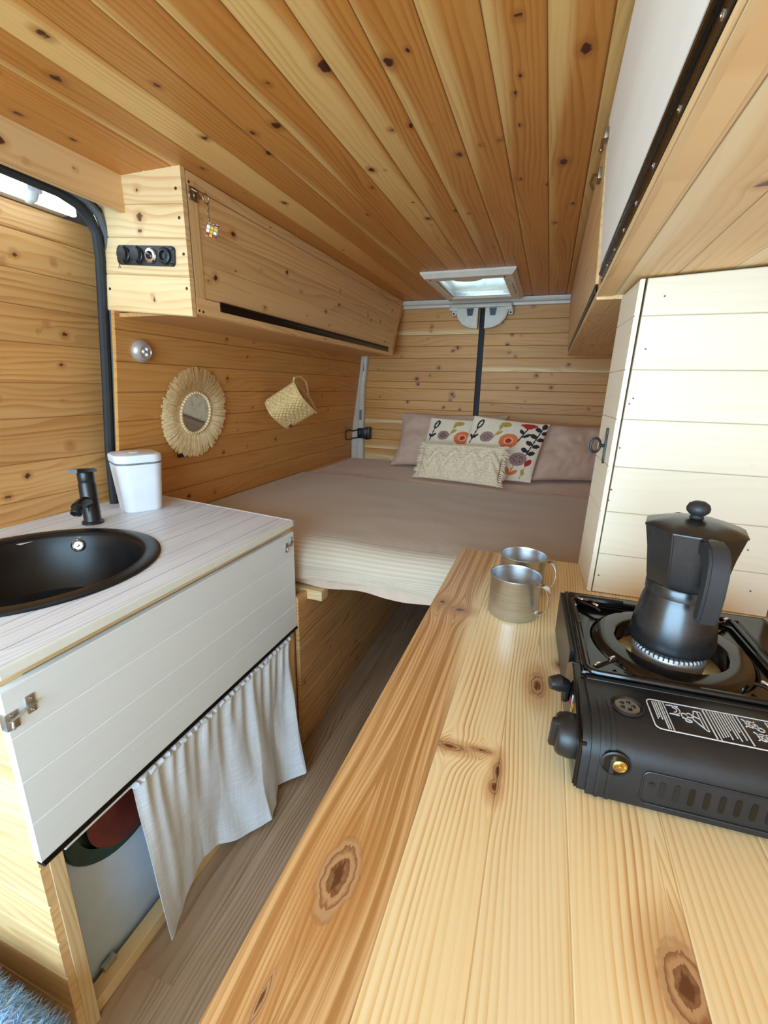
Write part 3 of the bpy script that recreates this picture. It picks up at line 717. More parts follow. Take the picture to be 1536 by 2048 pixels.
# face frame, flap, piano hinge, floor of the cabinet, rear end
FX = (1, 0, 0)
beam('face_frame', (XF, 1.1175, .1865), Y_, Z_, FX, 1.732, .0455, .02, W['cab'], OC, seed=72)
beam('face_frame', (XF - .0005, 1.1178, .209), Z_, Y_, FX, .297, .036, .02, W['cab'], OC, seed=73)
beam('face_frame', (XF, 1.1175, .506), Y_, Z_, FX, 1.92, .033, .02, W['cab'], OC, seed=74)
# rear corner leans back with the rear doors
def flapmap(u, v, d):
    return np.stack([XF - .003 + d, 1.156 + u * (1.685 + .22 * (v - .232) / .27), v], 1)
planks('flap', flapmap, 0, 1, [.233, .325, .415, .505], W['cab'], OC, du=.006, nv=8, th=.016, seed=75, kden=5, kr=(.003, .007), sap_p=.1, gd=.0004, gr=.0006,
       knots=[(.08, .44, .006, .009), (.03, .30, .006, .009), (.25, .40, .005, .009), (.5, .42, .004, .008), (.9, .45, .004, .009), (.82, .36, .004, .01), (.93, .33, .003, .008)])
bm = B()
hexa(bm, [(XF - .34, 1.118, .1875), (XF - .021, 1.118, .1875), (XF - .021, 2.84, .1875), (XF - .34, 2.84, .1875), (XF - .34, 1.118, .199), (XF - .021, 1.118, .199), (XF - .021, 2.845, .199), (XF - .34, 2.845, .199)])
hexa(bm, [(XF - .33, 2.835, .187), (XF - .002, 2.835, .187), (XF - .002, 2.853, .187), (XF - .33, 2.853, .187), (XF - .28, 3.03, .538), (XF - .002, 3.03, .538), (XF - .002, 3.05, .538), (XF - .28, 3.05, .538)])
obj('carcass', bm, plain('pine_carcass', srgb(206, 152, 92), .6, vary=.12, scale=8, stretch=(12, .6, 12)), OC)
bm = B(); box(bm, XF - .002, XF + .003, 1.215, 2.755, .207, .228, .001); tube(bm, [(XF + .004, 1.215, .231), (XF + .004, 2.755, .231)], .0035, 8); obj('piano_hinge', bm, HINGE, OC)
def screw(parent, p, d, r=.004, m=None):
    bm = B(); lathe(bm, [(0, .0006), (r * .5, .0006), (r * .55, .0012), (r, .0008), (r, -.004), (0, -.004)], seg=10, mat=axis_mat(p, d)); return obj('screw', bm, m or SCREWM, parent)
def endp(x, z): return (x - .008, 1.096 - .0002, z)
for x, z in ((-.975, .49), (-.972, .422), (-1.262, .42), (-.968, .335), (-1.255, .335), (-.968, .25), (-1.25, .262)): screw(OC, endp(x, z), (0, -1, 0))
for y, z in ((1.124, .513), (1.124, .197), (1.14, .196), (1.9, .197), (1.92, .197)): screw(OC, (XF + .0002, y, z), (1, 0, 0), .0035)
# toggle latch plate near the top front corner of the flap
bm = B(); box(bm, XF, XF + .004, 1.122, 1.150, .472, .505, .001); tube(bm, [(XF + .004, 1.128, .498), (XF + .012, 1.136, .494), (XF + .010, 1.15, .488), (XF + .005, 1.156, .483)], .003, 8)
tube(bm, [(XF + .005, 1.126 + .01 * math.cos(a), .482 + .01 * math.sin(a)) for a in np.linspace(0, 2 * PI, 14)[:-1]], .002, 6, closed=True)
obj('latch', bm, DULL, OC)
# small keyring with a cube of coloured tiles hanging from the latch
kr_ = thing('keychain', 'small chain with a coloured tile puzzle cube hanging from the cabinet latch', 'keychain', (-.925, 1.14, .39))
bm = B(); tube(bm, [(-.930, 1.146 + .012 * math.cos(a), .478 + .012 * math.sin(a)) for a in np.linspace(0, 2 * PI, 18)[:-1]], .0016, 6, closed=True); obj('ring', bm, DULL, kr_)
bm = B()
for k in range(7):
    c = Vector((-.928, 1.150, .465 - k * .0068)); ax = (0, 1) if k % 2 else (1, 0)
    tube(bm, [c + Vector((ax[0] * .0025 * math.cos(a), ax[1] * .0025 * math.cos(a), .0044 * math.sin(a))) for a in np.linspace(0, 2 * PI, 10)[:-1]], .0009, 5, closed=True)
obj('chain', bm, DULL, kr_)
cm = Matrix.Translation((-.922, 1.152, .404)) @ Matrix.Rotation(.5, 4, 'Z') @ Matrix.Rotation(.55, 4, 'X') @ Matrix.Rotation(.35, 4, 'Y')
bm = B(); box(bm, -.0145, .0145, -.0145, .0145, -.0145, .0145, .002, mat=cm); obj('cube', bm, BLACKS, kr_)
TC = [plain('tile_' + n, c, .3) for n, c in (('white', srgb(236, 232, 228)), ('yellow', srgb(228, 180, 60)), ('red', srgb(180, 60, 40)), ('blue', srgb(60, 90, 150)), ('orange', srgb(222, 130, 50)), ('pink', srgb(220, 180, 180)))]
random.seed(3); bm = B()
for ax in range(3):
    for sg in (-1, 1):
        for i in (-1, 0, 1):
            for j in (-1, 0, 1):
                c = [0, 0, 0]; h = [.0040] * 3; c[ax] = sg * .0146; h[ax] = .0006; o_ = [k for k in range(3) if k != ax]
                c[o_[0]] = i * .0093; c[o_[1]] = j * .0093
                mi = random.choice([0, 0, 5, 0, 3]) if (ax, sg) == (0, 1) else random.choice([1, 1, 4, 0, 2])
                box(bm, c[0] - h[0], c[0] + h[0], c[1] - h[1], c[1] + h[1], c[2] - h[2], c[2] + h[2], mat=cm, mi=mi)
obj('tile', bm, TC, kr_)

# socket plate on the end of the cabinet
SK = thing('socket_panel', 'black panel of four round sockets screwed to the end of the left overhead cabinet', 'socket panel', (-1.106, 1.10, .32))
sy = 1.096
RS = Matrix(((1, 0, 0, -1.106), (0, 0, -1, sy), (0, 1, 0, .339), (0, 0, 0, 1))) @ Matrix.Rotation(-.085, 4, 'Z')
bm = B(); prism(bm, rrect(.205, .050, .010), 0, .006, mat=RS, bev=.002); obj('plate', bm, BLACKM, SK)
for k, x in enumerate((-.074, -.026, .022, .070)):
    Mk = RS @ Matrix.Translation((x, 0, .006))
    if k < 2:
        bm = B(); lathe(bm, [(.021, 0), (.021, .004), (.0185, .006), (.018, .003), (0, .003)], seg=28, mat=Mk); s_ = obj('socket', bm, BLACKM, SK)
        bm = B(); lathe(bm, [(.0175, .002), (.0175, .010), (.016, .013), (0, .014)], seg=28, mat=Mk); box(bm, -.005, .005, .014, .022, 0, .008, .001, mat=Mk); box(bm, -.006, .006, -.021, -.016, .004, .012, .001, mat=Mk); obj('cap', bm, BLACKM, s_)
    elif k == 2:
        bm = B(); lathe(bm, [(.020, 0), (.020, .003), (.017, .006), (.009, .007), (0, .0075)], seg=28, mat=Mk); s_ = obj('switch', bm, CHROME, SK)
        bm = B(); lathe(bm, [(.0105, .0065), (.0105, .009), (.008, .0105), (0, .0105)], seg=20, mat=Mk); obj('button', bm, BLACKG, s_)
    else:
        bm = B(); lathe(bm, [(.021, 0), (.021, .005), (.018, .007), (.013, .007), (.012, .004), (.0115, -.004), (.006, -.004), (.006, .003), (0, .003)], seg=28, mat=Mk); obj('socket', bm, BLACKM, SK)
for x, y in ((-.094, .017), (-.094, -.017), (.094, .017), (.094, -.017)):
    bm = B(); lathe(bm, [(.0035, 0), (.0035, .0015), (0, .002)], seg=10, mat=RS @ Matrix.Translation((x, y, .006))); obj('screw', bm, BLACKG, SK)

bm = B()
for p_, q_ in (((-1.214, .3135), (-1.2095, .3255)), ((-1.2095, .3255), (-1.205, .3135)), ((-1.2122, .3178), (-1.2068, .3178))):
    tube(bm, [(p_[0], 1.0955, p_[1]), (q_[0], 1.0955, q_[1])], .0007, 6)
obj('printed_letter', bm, BLACKM, OC)
# LED push light on the wall
LX = float(xw(.095))
pl = thing('push_light', 'small silver battery push light with three LEDs on the left wall', 'light', (LX, 1.19, .095))
Lm = axis_mat((LX, 1.19, .0955), (1, 0, -.14))
bm = B(); lathe(bm, [(.036, 0), (.0365, .006), (.034, .014), (.028, .021), (.022, .0235), (.0205, .0215), (0, .0205)], seg=36, mat=Lm); obj('housing', bm, SILV, pl)
for k in range(3):
    a = 2 * PI * k / 3 + .5; bm = B(); sphere(bm, Lm @ Vector((.0095 * math.cos(a), .0095 * math.sin(a), .0215)), .0058, 12); obj('led', bm, LEDM, pl)

# round raffia mirror
mz, my = -.112, 1.428
mx = float(xw(mz)) + .002
mr = thing('raffia_mirror', 'round wall mirror with a bead ring and raffia fringe on the left wall', 'mirror', (mx, my, mz))
Rm = axis_mat((mx + .003, my, mz), (1, 0, -.155)) 
bm = B(); lathe(bm, [(0, 0), (.088, 0), (.088, .010), (.076, .012), (0, .011)], seg=48, mat=Rm); obj('backing', bm, RAFFIA, mr)
bm = B(); lathe(bm, [(0, .0135), (.070, .0135), (.072, .012)], seg=48, mat=Rm); obj('mirror_glass', bm, MIRRORM, mr)
bd = None
bmb = B(); sphere(bmb, (0, 0, 0), .0066, 12); bmesh.ops.recalc_face_normals(bmb, faces=bmb.faces); beadme = bpy.data.meshes.new('bead'); bmb.to_mesh(beadme); bmb.free()
for p in beadme.polygons: p.use_smooth = True
beadme.materials.append(BEADM)
for k in range(40):
    a = 2 * PI * k / 40; o = bpy.data.objects.new('bead', beadme); C.objects.link(o); o.parent = mr
    o.location = (Rm @ Vector((.0775 * math.cos(a), .0775 * math.sin(a), .015))) - Vector(mr.location)
random.seed(11); bm = B()
for k in range(520):
    a = 2 * PI * k / 520 + random.uniform(-.01, .01); R1 = random.uniform(.160, .174); lift = random.uniform(.003, .014); w = random.uniform(.0013, .0021)
    tw = random.uniform(-.05, .05)
    pts = [(.082, .009 + .004 * random.random()), (.105, .011 + lift * .5), (.132, .013 + lift * .8), (R1, .008 + lift * .8)]
    vs = []
    for q, (r, h) in enumerate(pts):
        aa = a + tw * q / 3; ww = w * (1 + .9 * q / 3)
        for sgn in (-1, 1):
            vs.append(bm.verts.new(Rm @ Vector((r * math.cos(aa) - sgn * ww * math.sin(aa), r * math.sin(aa) + sgn * ww * math.cos(aa), h + sgn * .0006))))
    for q in range(3): bm.faces.new((vs[2 * q], vs[2 * q + 1], vs[2 * q + 3], vs[2 * q + 2]))
lathe(bm, [(.080, .004), (.125, .007), (.140, .005), (.140, .003), (.080, .002)], seg=60, mat=Rm)
o = obj('raffia_fringe', bm, RAFFIA, mr)
# small dark outlet peeping out under the mirror
bz = -.262; bx = float(xw(bz))
bm = B(); box(bm, bx, bx + .010, 1.352, 1.408, bz - .018, bz + .018, .003); box(bm, bx + .0095, bx + .0105, 1.362, 1.385, bz - .010, bz + .010, .001)
tag(obj('wall_outlet', bm, BLACKM, loc=(bx, 1.38, bz)), 'small black outlet on the left wall below the raffia mirror', 'outlet')

# woven basket hanging by its strap
bs = thing('woven_basket', 'small tilted seagrass basket hanging on the left wall', 'basket', (-1.27, 2.1, -.1))
Bm = Matrix.Translation((-1.125, 1.985, -.065)) @ Matrix.Rotation(math.radians(-28), 4, 'X') @ Matrix.Rotation(math.radians(54), 4, 'Y') @ Matrix.Scale(.93, 4)
def bask(a, b):
    th = 2 * PI * a; h = -.175 + .19 * b
    e = 1 - max(0, (.10 - b) / .10) ** 2 * .18
    rx, ry = .060 * e, .105 * e * (.93 + .07 * b)
    k = abs(math.cos(th)) ** .5 * (1 if math.cos(th) > 0 else -1), abs(math.sin(th)) ** .6 * (1 if math.sin(th) > 0 else -1)
    w = .0032 * math.sin(th * 22 + (int(b * 15) % 2) * PI) * abs(math.sin(b * 15 * PI)) ** .5
    return Bm @ Vector((k[0] * (rx + w), k[1] * (ry + w), h))
surf('body', bask, 132, 60, [SEAG], bs, thick=.006)
bm = B(); prism(bm, [(.055 * abs(math.cos(t)) ** .5 * math.copysign(1, math.cos(t)), .096 * abs(math.sin(t)) ** .6 * math.copysign(1, math.sin(t))) for t in np.linspace(0, 2 * PI, 41)[:-1]], -.172, -.165, mat=Bm); obj('bottom', bm, SEAG, bs)
bm = B(); tube(bm, [bask(k / 40, .99) for k in range(40)], .006, 8, closed=True); obj('rim', bm, SEAG, bs)
bm = B(); tube(bm, [Bm @ Vector(p) for p in ((-.055, -.085, .01), (-.075, -.085, .022), (-.092, -.05, .046), (-.094, .01, .050), (-.078, .055, .030), (-.055, .085, .012))], .0055, 8, flat=.6); obj('strap', bm, SEAG, bs)
bm = B(); box(bm, .058, .061, .05, .075, -.15, -.13, .001, mat=Bm); obj('tag', bm, plain('leather_tag', srgb(120, 70, 40), .6), bs)

# bright strip with its clip under the header, over the sliding door
ls = thing('light_strip', 'bright white light strip with a clear clip above the sliding door panel', 'light', (-1.345, .3, .46))
bm = B(); box(bm, -1.40, -1.352, -.9, 1.09, .458, .498, .003); obj('housing', bm, WPAINT, ls)
bm = B(); box(bm, -1.353, -1.338, -.9, 1.088, .452, .488, .004); obj('diffuser', bm, STRIPL, ls)
bm = B(); tube(bm, [(-1.31, .955, .505), (-1.315, .955, .47), (-1.325, .955, .452), (-1.34, .955, .446)], [.016, .016, .014, .010], 10, flat=.4); box(bm, -1.328, -1.308, .935, .975, .466, .505, .004); obj('clip', bm, WPLAS, ls)

# latch cover between the rear doors, at the rail
lc = thing('door_latch_cover', 'white two lobed latch cover hanging from the rail between the rear doors', 'latch cover', (-.452, 3.07, .40))
bm = B(); box(bm, -.648, -.272, 3.022, 3.075, .482, .505, .006); box(bm, -.655, -.600, 3.03, 3.08, .468, .503, .004); box(bm, -.320, -.270, 3.03, 3.08, .466, .503, .004); obj('bar', bm, WPAINT, lc)
for s_ in (-1, 1):
    bm = B()
    pts = [(0.022 * s_, .482), (.158 * s_, .482), (.160 * s_, .458), (.145 * s_, .42), (.115 * s_, .387), (.075 * s_, .369), (.022 * s_, .362)]
    if s_ > 0: pts = pts[::-1]
    prism(bm, [(x - .452, z) for x, z in pts], -3.085, -3.032, mat=Matrix(((1, 0, 0, 0), (0, 0, -1, 0), (0, 1, 0, 0), (0, 0, 0, 1))), bev=.006); lobe = obj('lobe', bm, WPAINT, lc)
    bm = B(); prism(bm, [(x * s_ - .452, z) for x, z in ((.048, .478), (.092, .478), (.085, .436), (.055, .436))], 3.026, 3.034, mat=Matrix(((1, 0, 0, 0), (0, 0, 1, 0), (0, 1, 0, 0), (0, 0, 0, 1)))); obj('catch', bm, BLACKS, lobe)
    bm = B(); box(bm, -.452 + s_ * .175 - .014, -.452 + s_ * .175 + .014, 3.045, 3.085, .44, .485, .005); ear = obj('ear', bm, WPAINT, lc)
    bm = B(); sphere(bm, (-.452 + s_ * .175, 3.044, .452), .006, 10); obj('screw', bm, BLACKS, ear)

# door check strap: black latch on the rear left pillar
dc = thing('door_check', 'black metal door check with a wire loop on the white rear left pillar', 'door check', (-1.24, 3.04, -.33))
bm = B(); box(bm, -1.278, -1.205, 3.02, 3.062, -.365, -.292, .006); box(bm, -1.225, -1.192, 3.03, 3.09, -.372, -.285, .004); box(bm, -1.27, -1.25, 3.012, 3.03, -.35, -.305, .003); obj('body', bm, BLACKS, dc)
bm = B(); tube(bm, [(-1.262, 3.025, -.300), (-1.298, 2.985, -.312), (-1.312, 2.955, -.300), (-1.318, 2.925, -.303), (-1.320, 2.912, -.318), (-1.320, 2.912, -.352), (-1.318, 2.925, -.368), (-1.312, 2.955, -.372), (-1.298, 2.985, -.362), (-1.262, 3.025, -.358)], .0045, 8)
obj('loop', bm, BLACKS, dc)

# ================================================================== kitchen block on the left
XK = -.707
KC = thing('kitchen_cabinet', 'sink cabinet with white drop front, pale pine end and open lower shelf', 'cabinet', (-1.05, .75, FLOOR))
planks('end_panel', frame((0, .343, 0), X_, Z_, (0, -1, 0)), -1.34, -.7235, arange(FLOOR, -.437, .0905), W['capa'], KC, du=.012, nv=7, th=.014, seed=81, kden=.6, sap_p=.1)
beam('post', (-.722, .3575, FLOOR), Z_, Y_, X_, .815, .024, .05, W['batten'], KC, seed=83, kden=0, sap_p=0)
beam('post', (-.722, 1.128, FLOOR), Z_, Y_, X_, .815, .034, .05, W['batten'], KC, seed=84, kden=.5)
planks('rear_panel', frame((0, 1.177, 0), X_, Z_, Y_), -1.34, -.7235, arange(FLOOR, -.437, .0905), W['capa'], KC, du=.03, nv=4, th=.014, seed=85)
beam('top_rail', (XK - .0125, .3445, -.4395), Y_, Z_, X_, .818, .018, .04, W['batten'], KC, seed=86, kden=.4)
beam('base_rail', (-.732, .381, FLOOR), Y_, Z_, X_, .75, .034, .032, W['batten'], KC, seed=87, kden=1)
bm = B(); box(bm, -.790, -.776, .36, 1.12, FLOOR, -.46, .002); obj('inner_panel', bm, INNERW, KC)
bm = B(); box(bm, -.770, -.756, .425, .455, FLOOR + .033, FLOOR + .046, .002); obj('floor_clip', bm, ZINC, KC)
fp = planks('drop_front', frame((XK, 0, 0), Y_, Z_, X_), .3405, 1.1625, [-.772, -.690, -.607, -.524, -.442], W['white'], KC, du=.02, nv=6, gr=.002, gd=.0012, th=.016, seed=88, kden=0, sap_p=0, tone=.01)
bm = B(); box(bm, XK - .016, XK + .001, .342, 1.163, -.782, -.7725, .001); tube(bm, [(XK + .001, .342, -.777), (XK + .001, 1.163, -.777)], .0035, 8)
obj('piano_hinge', bm, HINGEB, KC)
for k in range(9): screw(KC, (XK + .0012, .40 + k * .09, -.7795), (1, 0, 0), .0028, ZINC)
# toggle latches at both upper corners of the drop front
def toggle(y, z, s):
    k = .62
    bm = B()
    box(bm, XK, XK + .002, y + .010 * s * k, y + .032 * s * k, z - .020 * k, z + .030 * k, .0008)
    box(bm, XK - .012, XK + .002, y - .040 * s * k, y - .010 * s * k, z - .034 * k, z + .012 * k, .0008)
    tube(bm, [(XK + .004, y - .036 * s * k, z - .004), (XK + .007, y - .006 * s * k, z + .001), (XK + .007, y + .012 * s * k, z + .005), (XK + .003, y + .030 * s * k, z + .003)], [.004, .0035, .0033, .0042], 8, flat=.5)
    tube(bm, [(XK + .004, y - .026 * s * k, z - .007), (XK + .007, y - .030 * s * k, z - .014), (XK + .003, y - .026 * s * k, z - .020)], .0022, 8)
    l = obj('toggle_latch', bm, ZINC, KC)
    for dy, dz in ((.021, -.012), (.021, .022), (-.026, -.026), (-.026, .006)):
        screw(l, (XK + .0024, y + dy * s * k, z + dz * k), (1, 0, 0), .0021, CHROME)
toggle(.362, -.488, 1)
toggle(1.135, -.475, 1)
bm = B(); tube(bm, [(-.718, .382, -.793), (-.718, 1.128, -.793)], .0055, 10); tag(obj('curtain_rod', bm, WPLAS, loc=(-.718, .75, -.793)), 'thin white curtain rod under the drop front of the sink cabinet', 'curtain rod')
# linen half curtain
HEM_Y = [.50, .535, .60, .68, .74, .80, .865, .92, .972, 1.005, 1.036, 1.06]
HEM_X = [-.694, -.688, -.708, -.720, -.712, -.674, -.632, -.650, -.684, -.652, -.616, -.612]
def curt(a, b):
    # a along the rod from the gathered far end, b from the rod down
    yt = 1.120 - .598 * a; yb = 1.040 - .505 * a
    s = b ** .8
    y = yt + (yb - yt) * s
    xb = float(np.interp(yb + .006 * math.sin(b * 9 + a * 20), HEM_Y, HEM_X))
    gather = .0055 * math.sin(a * 92 + 2 * math.sin(a * 7)) * math.exp(-b * 5) + .003 * math.sin(a * 41 + b * 4) * (1 - b)
    x = -.711 + (xb + .711) * b ** 1.25 + gather + .004 * mnoise.noise(Vector((a * 14, b * 3, 2)))
    L = .443 + .006 * math.sin(a * 14 + 1)
    L -= .036 * math.exp(-((yb - .69) / .09) ** 2)
    if a > .86: L += .012 * (a - .86) / .14
    if a < .12: L -= .02 * (1 - a / .12)
    return (max(x, -.7205 if b > .05 else -.7225), y, -.795 - L * b)
cu = surf('curtain', curt, 220, 60, [LINEN], None, thick=.0016, loc=(-.70, .82, -.787), smooth=80, uvs=lambda a, b: (a * 1.2, b * .55))
tag(cu, 'white linen half curtain gathered on the rod below the sink cabinet front', 'curtain')
bm = B(); tube(bm, [(-.712 + .004 * math.sin(k * 1.9), 1.120 - .598 * k / 90, -.793 + .002 * math.sin(k * 2.3)) for k in range(91)], .0085, 8); hm = obj('heading', bm, LINEN, cu)
# round dish behind the gap
ds = thing('round_dish', 'dark red and green round dish in the open gap beside the linen curtain', 'dish', (-.76, .505, -.93))
Dm = axis_mat((-.774, .524, -.835), (1, 0, 0))
bm = B(); lathe(bm, [(0, .002), (.120, .002), (.128, .012), (.124, .018), (.098, .016)], seg=48, mat=Dm); obj('outer_rim', bm, BOWLG, ds)
bm = B(); lathe(bm, [(.099, .017), (.085, .022), (.05, .020), (0, .019)], seg=48, mat=Dm @ Matrix.Translation((.02, .02, 0))); obj('inner_dish', bm, BOWLR, ds)

# countertop with its white edge; the far edge runs slightly askew
CT_ = thing('sink_countertop', 'whitewashed plank effect countertop with white edge around the black sink', 'countertop', (-1.05, .75, -.43))
SC = (-1.055, .622); SR = .258
def ctend(bi):
    return .343, 1.157
YE = lambda x: 1.157 + (x - XK) * -.142
def ctmap(u, v, d):
    t = (u - .343) / (1.157 - .343)
    return np.stack([v, .343 + t * (YE(v) - .343), -.4045 + d], 1)
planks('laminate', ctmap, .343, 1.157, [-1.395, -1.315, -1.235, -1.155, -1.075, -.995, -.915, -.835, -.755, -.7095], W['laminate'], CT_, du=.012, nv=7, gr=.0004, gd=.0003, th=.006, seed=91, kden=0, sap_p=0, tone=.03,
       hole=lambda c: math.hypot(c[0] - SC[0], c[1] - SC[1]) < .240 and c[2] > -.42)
bm = B()
def slab(a, b): hexa(bm, [(*p, -.4215) for p in a] + [(*p, -.404) for p in a], .0012)
slab([(XK - .003, .341), (XK + .006, .341), (XK + .006, YE(XK) + .004), (XK - .003, YE(XK) + .004)], 0)
slab([(-1.398, YE(-1.398) - .002), (XK + .006, YE(XK) - .002), (XK + .006, YE(XK) + .006), (-1.398, YE(-1.398) + .006)], 0)
slab([(-1.402, .341), (-1.394, .341), (-1.394, YE(-1.4)), (-1.402, YE(-1.4))], 0)
obj('edge_strip', bm, EDGEW, CT_)
# round black sink
SK2 = thing('sink', 'round black composite sink set in the whitewashed countertop', 'sink', (SC[0], SC[1], -.56))
bm = B()
lathe(bm, [(SR, -.4042), (SR, -.4005), (SR - .005, -.3985), (.226, -.3985), (.2205, -.4015), (.216, -.410), (.209, -.44), (.19, -.50), (.165, -.535), (.11, -.553), (.045, -.557), (.045, -.565), (.12, -.562), (.175, -.543), (.20, -.505), (.222, -.43), (.232, -.4075)], (SC[0], SC[1], 0), 72, sy=1.02)
obj('basin', bm, BLACKSINK, SK2)
bm = B(); lathe(bm, [(.044, -.555), (.040, -.553), (.03, -.5545), (.012, -.554), (0, -.553)], (SC[0], SC[1], 0), 32); obj('drain', bm, CHROME, SK2)
od = Vector((-.50, .86, 0)).normalized(); op = Vector((SC[0], SC[1], -.432)) + od * .2095
Om = axis_mat(op, -od + Vector((0, 0, .22)))
bm = B(); lathe(bm, [(.0165, -.006), (.0165, .002), (.0145, .0035), (.0125, .001), (.0105, -.003), (.004, -.003), (.003, .003), (0, .0035)], seg=28, mat=Om); obj('overflow', bm, CHROME, SK2)
# mixer tap
FX_, FY_ = -1.225, .905
TP = thing('faucet', 'black mixer tap with flat lever behind the round sink', 'faucet', (FX_, FY_, -.404))
bm = B(); lathe(bm, [(0, 0), (.0285, 0), (.0285, .006), (.0235, .010), (.0225, .014), (.0225, .118), (.021, .121), (.021, .124), (.0215, .126), (.0215, .150), (.020, .154), (0, .154)], (FX_, FY_, -.404), 32); obj('body', bm, BLACKS, TP)
dv = Vector((.46, -.89, 0)).normalized()
bm = B()
p0 = Vector((FX_, FY_, -.404 + .068))
tube(bm, [p0 + dv * .01, p0 + dv * .045 + Vector((0, 0, .002)), p0 + dv * .072 + Vector((0, 0, -.004))], [.0165, .0155, .0155], 16)
obj('spout', bm, BLACKS, TP)
bm = B(); lathe(bm, [(0, -.010), (.0135, -.010), (.0145, 0), (.0145, .018), (.012, .02), (.0105, .0175), (0, .0165)], seg=24, mat=axis_mat(p0 + dv * .068 + Vector((0, 0, -.006)), dv * .8 + Vector((0, 0, -.65)))); obj('aerator', bm, BLACKM, TP)
bm = B(); Lv = Matrix.Translation((FX_, FY_, -.404 + .152)) @ dv.to_track_quat('X', 'Z').to_matrix().to_4x4() @ Matrix.Rotation(-.14, 4, 'Y')
prism(bm, [(-.023, -.021), (.030, -.021), (.066, -.012), (.066, .012), (.030, .021), (-.023, .021)], 0, .010, mat=Lv, bev=.003); obj('lever', bm, BLACKS, TP)
# white lidded canister
CN = thing('canister', 'white square lidded canister with a grey band at the far end of the countertop', 'canister', (-1.225, 1.075, -.404))
cr = math.radians(-28)
Cm = Matrix.Translation((-1.232, 1.083, -.404)) @ Matrix.Rotation(math.atan2(.10, .053), 4, 'Z')
def squircle_rings(bm, prof):
    rows = []
    for w, h, r, z in prof: rows.append([bm.verts.new(Cm @ Vector((x, y, z))) for x, y in rrect(w, h, r, 7)])
    for A, D in zip(rows, rows[1:]):
        n = len(A)
        for k in range(n): bm.faces.new((A[k], A[(k + 1) % n], D[(k + 1) % n], D[k]))
    bm.faces.new(list(reversed(rows[0]))); bm.faces.new(rows[-1])
bm = B(); squircle_rings(bm, [(.104, .104, .026, 0), (.112, .112, .030, .004), (.134, .134, .034, .152), (.1345, .1345, .034, .154)]); obj('body', bm, WPLAS, CN)
bm = B(); squircle_rings(bm, [(.131, .131, .033, .154), (.1315, .1315, .033, .160)]); obj('band', bm, GPLAS, CN)
bm = B(); squircle_rings(bm, [(.1355, .1355, .034, .160), (.1375, .1375, .035, .164), (.1385, .1385, .036, .178), (.134, .134, .034, .183), (.124, .124, .03, .185)]); lathe(bm, [(.016, .1855), (.0165, .187), (.012, .1875), (0, .187)], seg=20, mat=Cm); obj('lid', bm, WPLAS, CN)

# bench with a pale blue plush throw, bottom left corner
bm = B(); box(bm, -1.36, -.66, -.45, .235, FLOOR, -1.03, .01)
tag(obj('bench_seat', bm, plain('bench_cover', srgb(150, 140, 130), .8), loc=(-1.0, -.1, FLOOR)), 'low seat box under the blue plush throw by the pine end of the sink cabinet', 'bench')
th_ = thing('plush_throw', 'fluffy pale blue throw over the low seat box in the bottom left corner', 'throw', (-1.0, -.1, -1.03))
def thr(a, b):
    x = -1.35 + .735 * a; y = -.44 + .725 * b
    z = -1.005 + .012 * mnoise.noise(Vector((x * 7, y * 7, 1))) + .006 * mnoise.noise(Vector((x * 25, y * 25, 3)))
    e = max(0, (b - .93) / .07); z -= .04 * e * e
    e = max(0, (a - .93) / .07); z -= .05 * e * e
    return (x, y, z)
surf('cloth', thr, 60, 60, [BLUEL], th_, thick=.012)
random.seed(9); bm = B()
for k in range(5200):
    a, b = random.random(), random.random()
    if k % 2: b = 1 - .25 * random.random() ** 2; a = .55 + .45 * random.random()
    elif k % 3 == 0: a = 1 - .1 * random.random() ** 2
    p = Vector(thr(a, b)); d = Vector((random.uniform(-.3, 1), random.uniform(.0, 1.0), random.uniform(.1, .9))).normalized(); L = random.uniform(.012, .030)
    s_ = Vector((d.y, -d.x, 0)).normalized() * .0011
    f = bm.faces.new([bm.verts.new(q) for q in (p - s_, p + s_, p + d * L + Vector((0, 0, -.4 * L)))])
    f.material_index = random.random() < .5
o = obj('pile', bm, [BLUEF, BLUEL], th_); o['kind'] = 'stuff'

# ================================================================== right side: worktop, cabinet below, wardrobe, overhead cabinets
WTB = [-.1745, -.080, -.008, .062, .150, .235, .335, .445]
wt = planks('worktop', frame((0, 0, -.41), Y_, X_, Z_), -.60, 1.131, WTB, W['top'], du=.0035, nv=22, gr=.0012, gd=.0008, th=.034, seed=104, kden=0, loc=(.13, .3, -.444),
            saps=[1.0, 0, 0, 0, 0, 0, 0], tones=[.97, 1.03, .99, 1.05, 1.02, 1.0, 1.0],
            knots=[(.262, -.127, .036, .017), (.805, -.155, .017, .014), (.785, -.118, .014, .020), (.170, -.142, .02, .004), (.442, -.066, .007, .022), (.449, -.030, .004, .016), (.425, -.009, .020, .005), (.403, -.010, .014, .006), (.281, .139, .030, .018), (.664, .061, .010, .007), (.60, .029, .03, .012)])
tag(wt, 'pine worktop of glued staves with large knots, holding the stove and mugs', 'worktop')
WC = thing('base_cabinet', 'boarded pine base cabinet carrying the long worktop', 'cabinet', (.15, .25, FLOOR))
planks('side_panel', frame((-.14, 0, 0), Y_, Z_, (-1, 0, 0)), -.58, 1.11, arange(FLOOR, -.445, .0905), W['capa'], WC, du=.03, nv=4, th=.014, seed=106)
planks('end_panel', frame((0, 1.115, 0), X_, Z_, Y_), -.14, .43, arange(FLOOR, -.445, .0905), W['capa'], WC, du=.03, nv=4, th=.014, seed=107)
bm = B(); box(bm, -.12, .43, -.58, -.56, FLOOR, -.445, .002); box(bm, -.12, .43, -.56, 1.10, FLOOR, FLOOR + .02); obj('carcass', bm, DARKIN, WC)

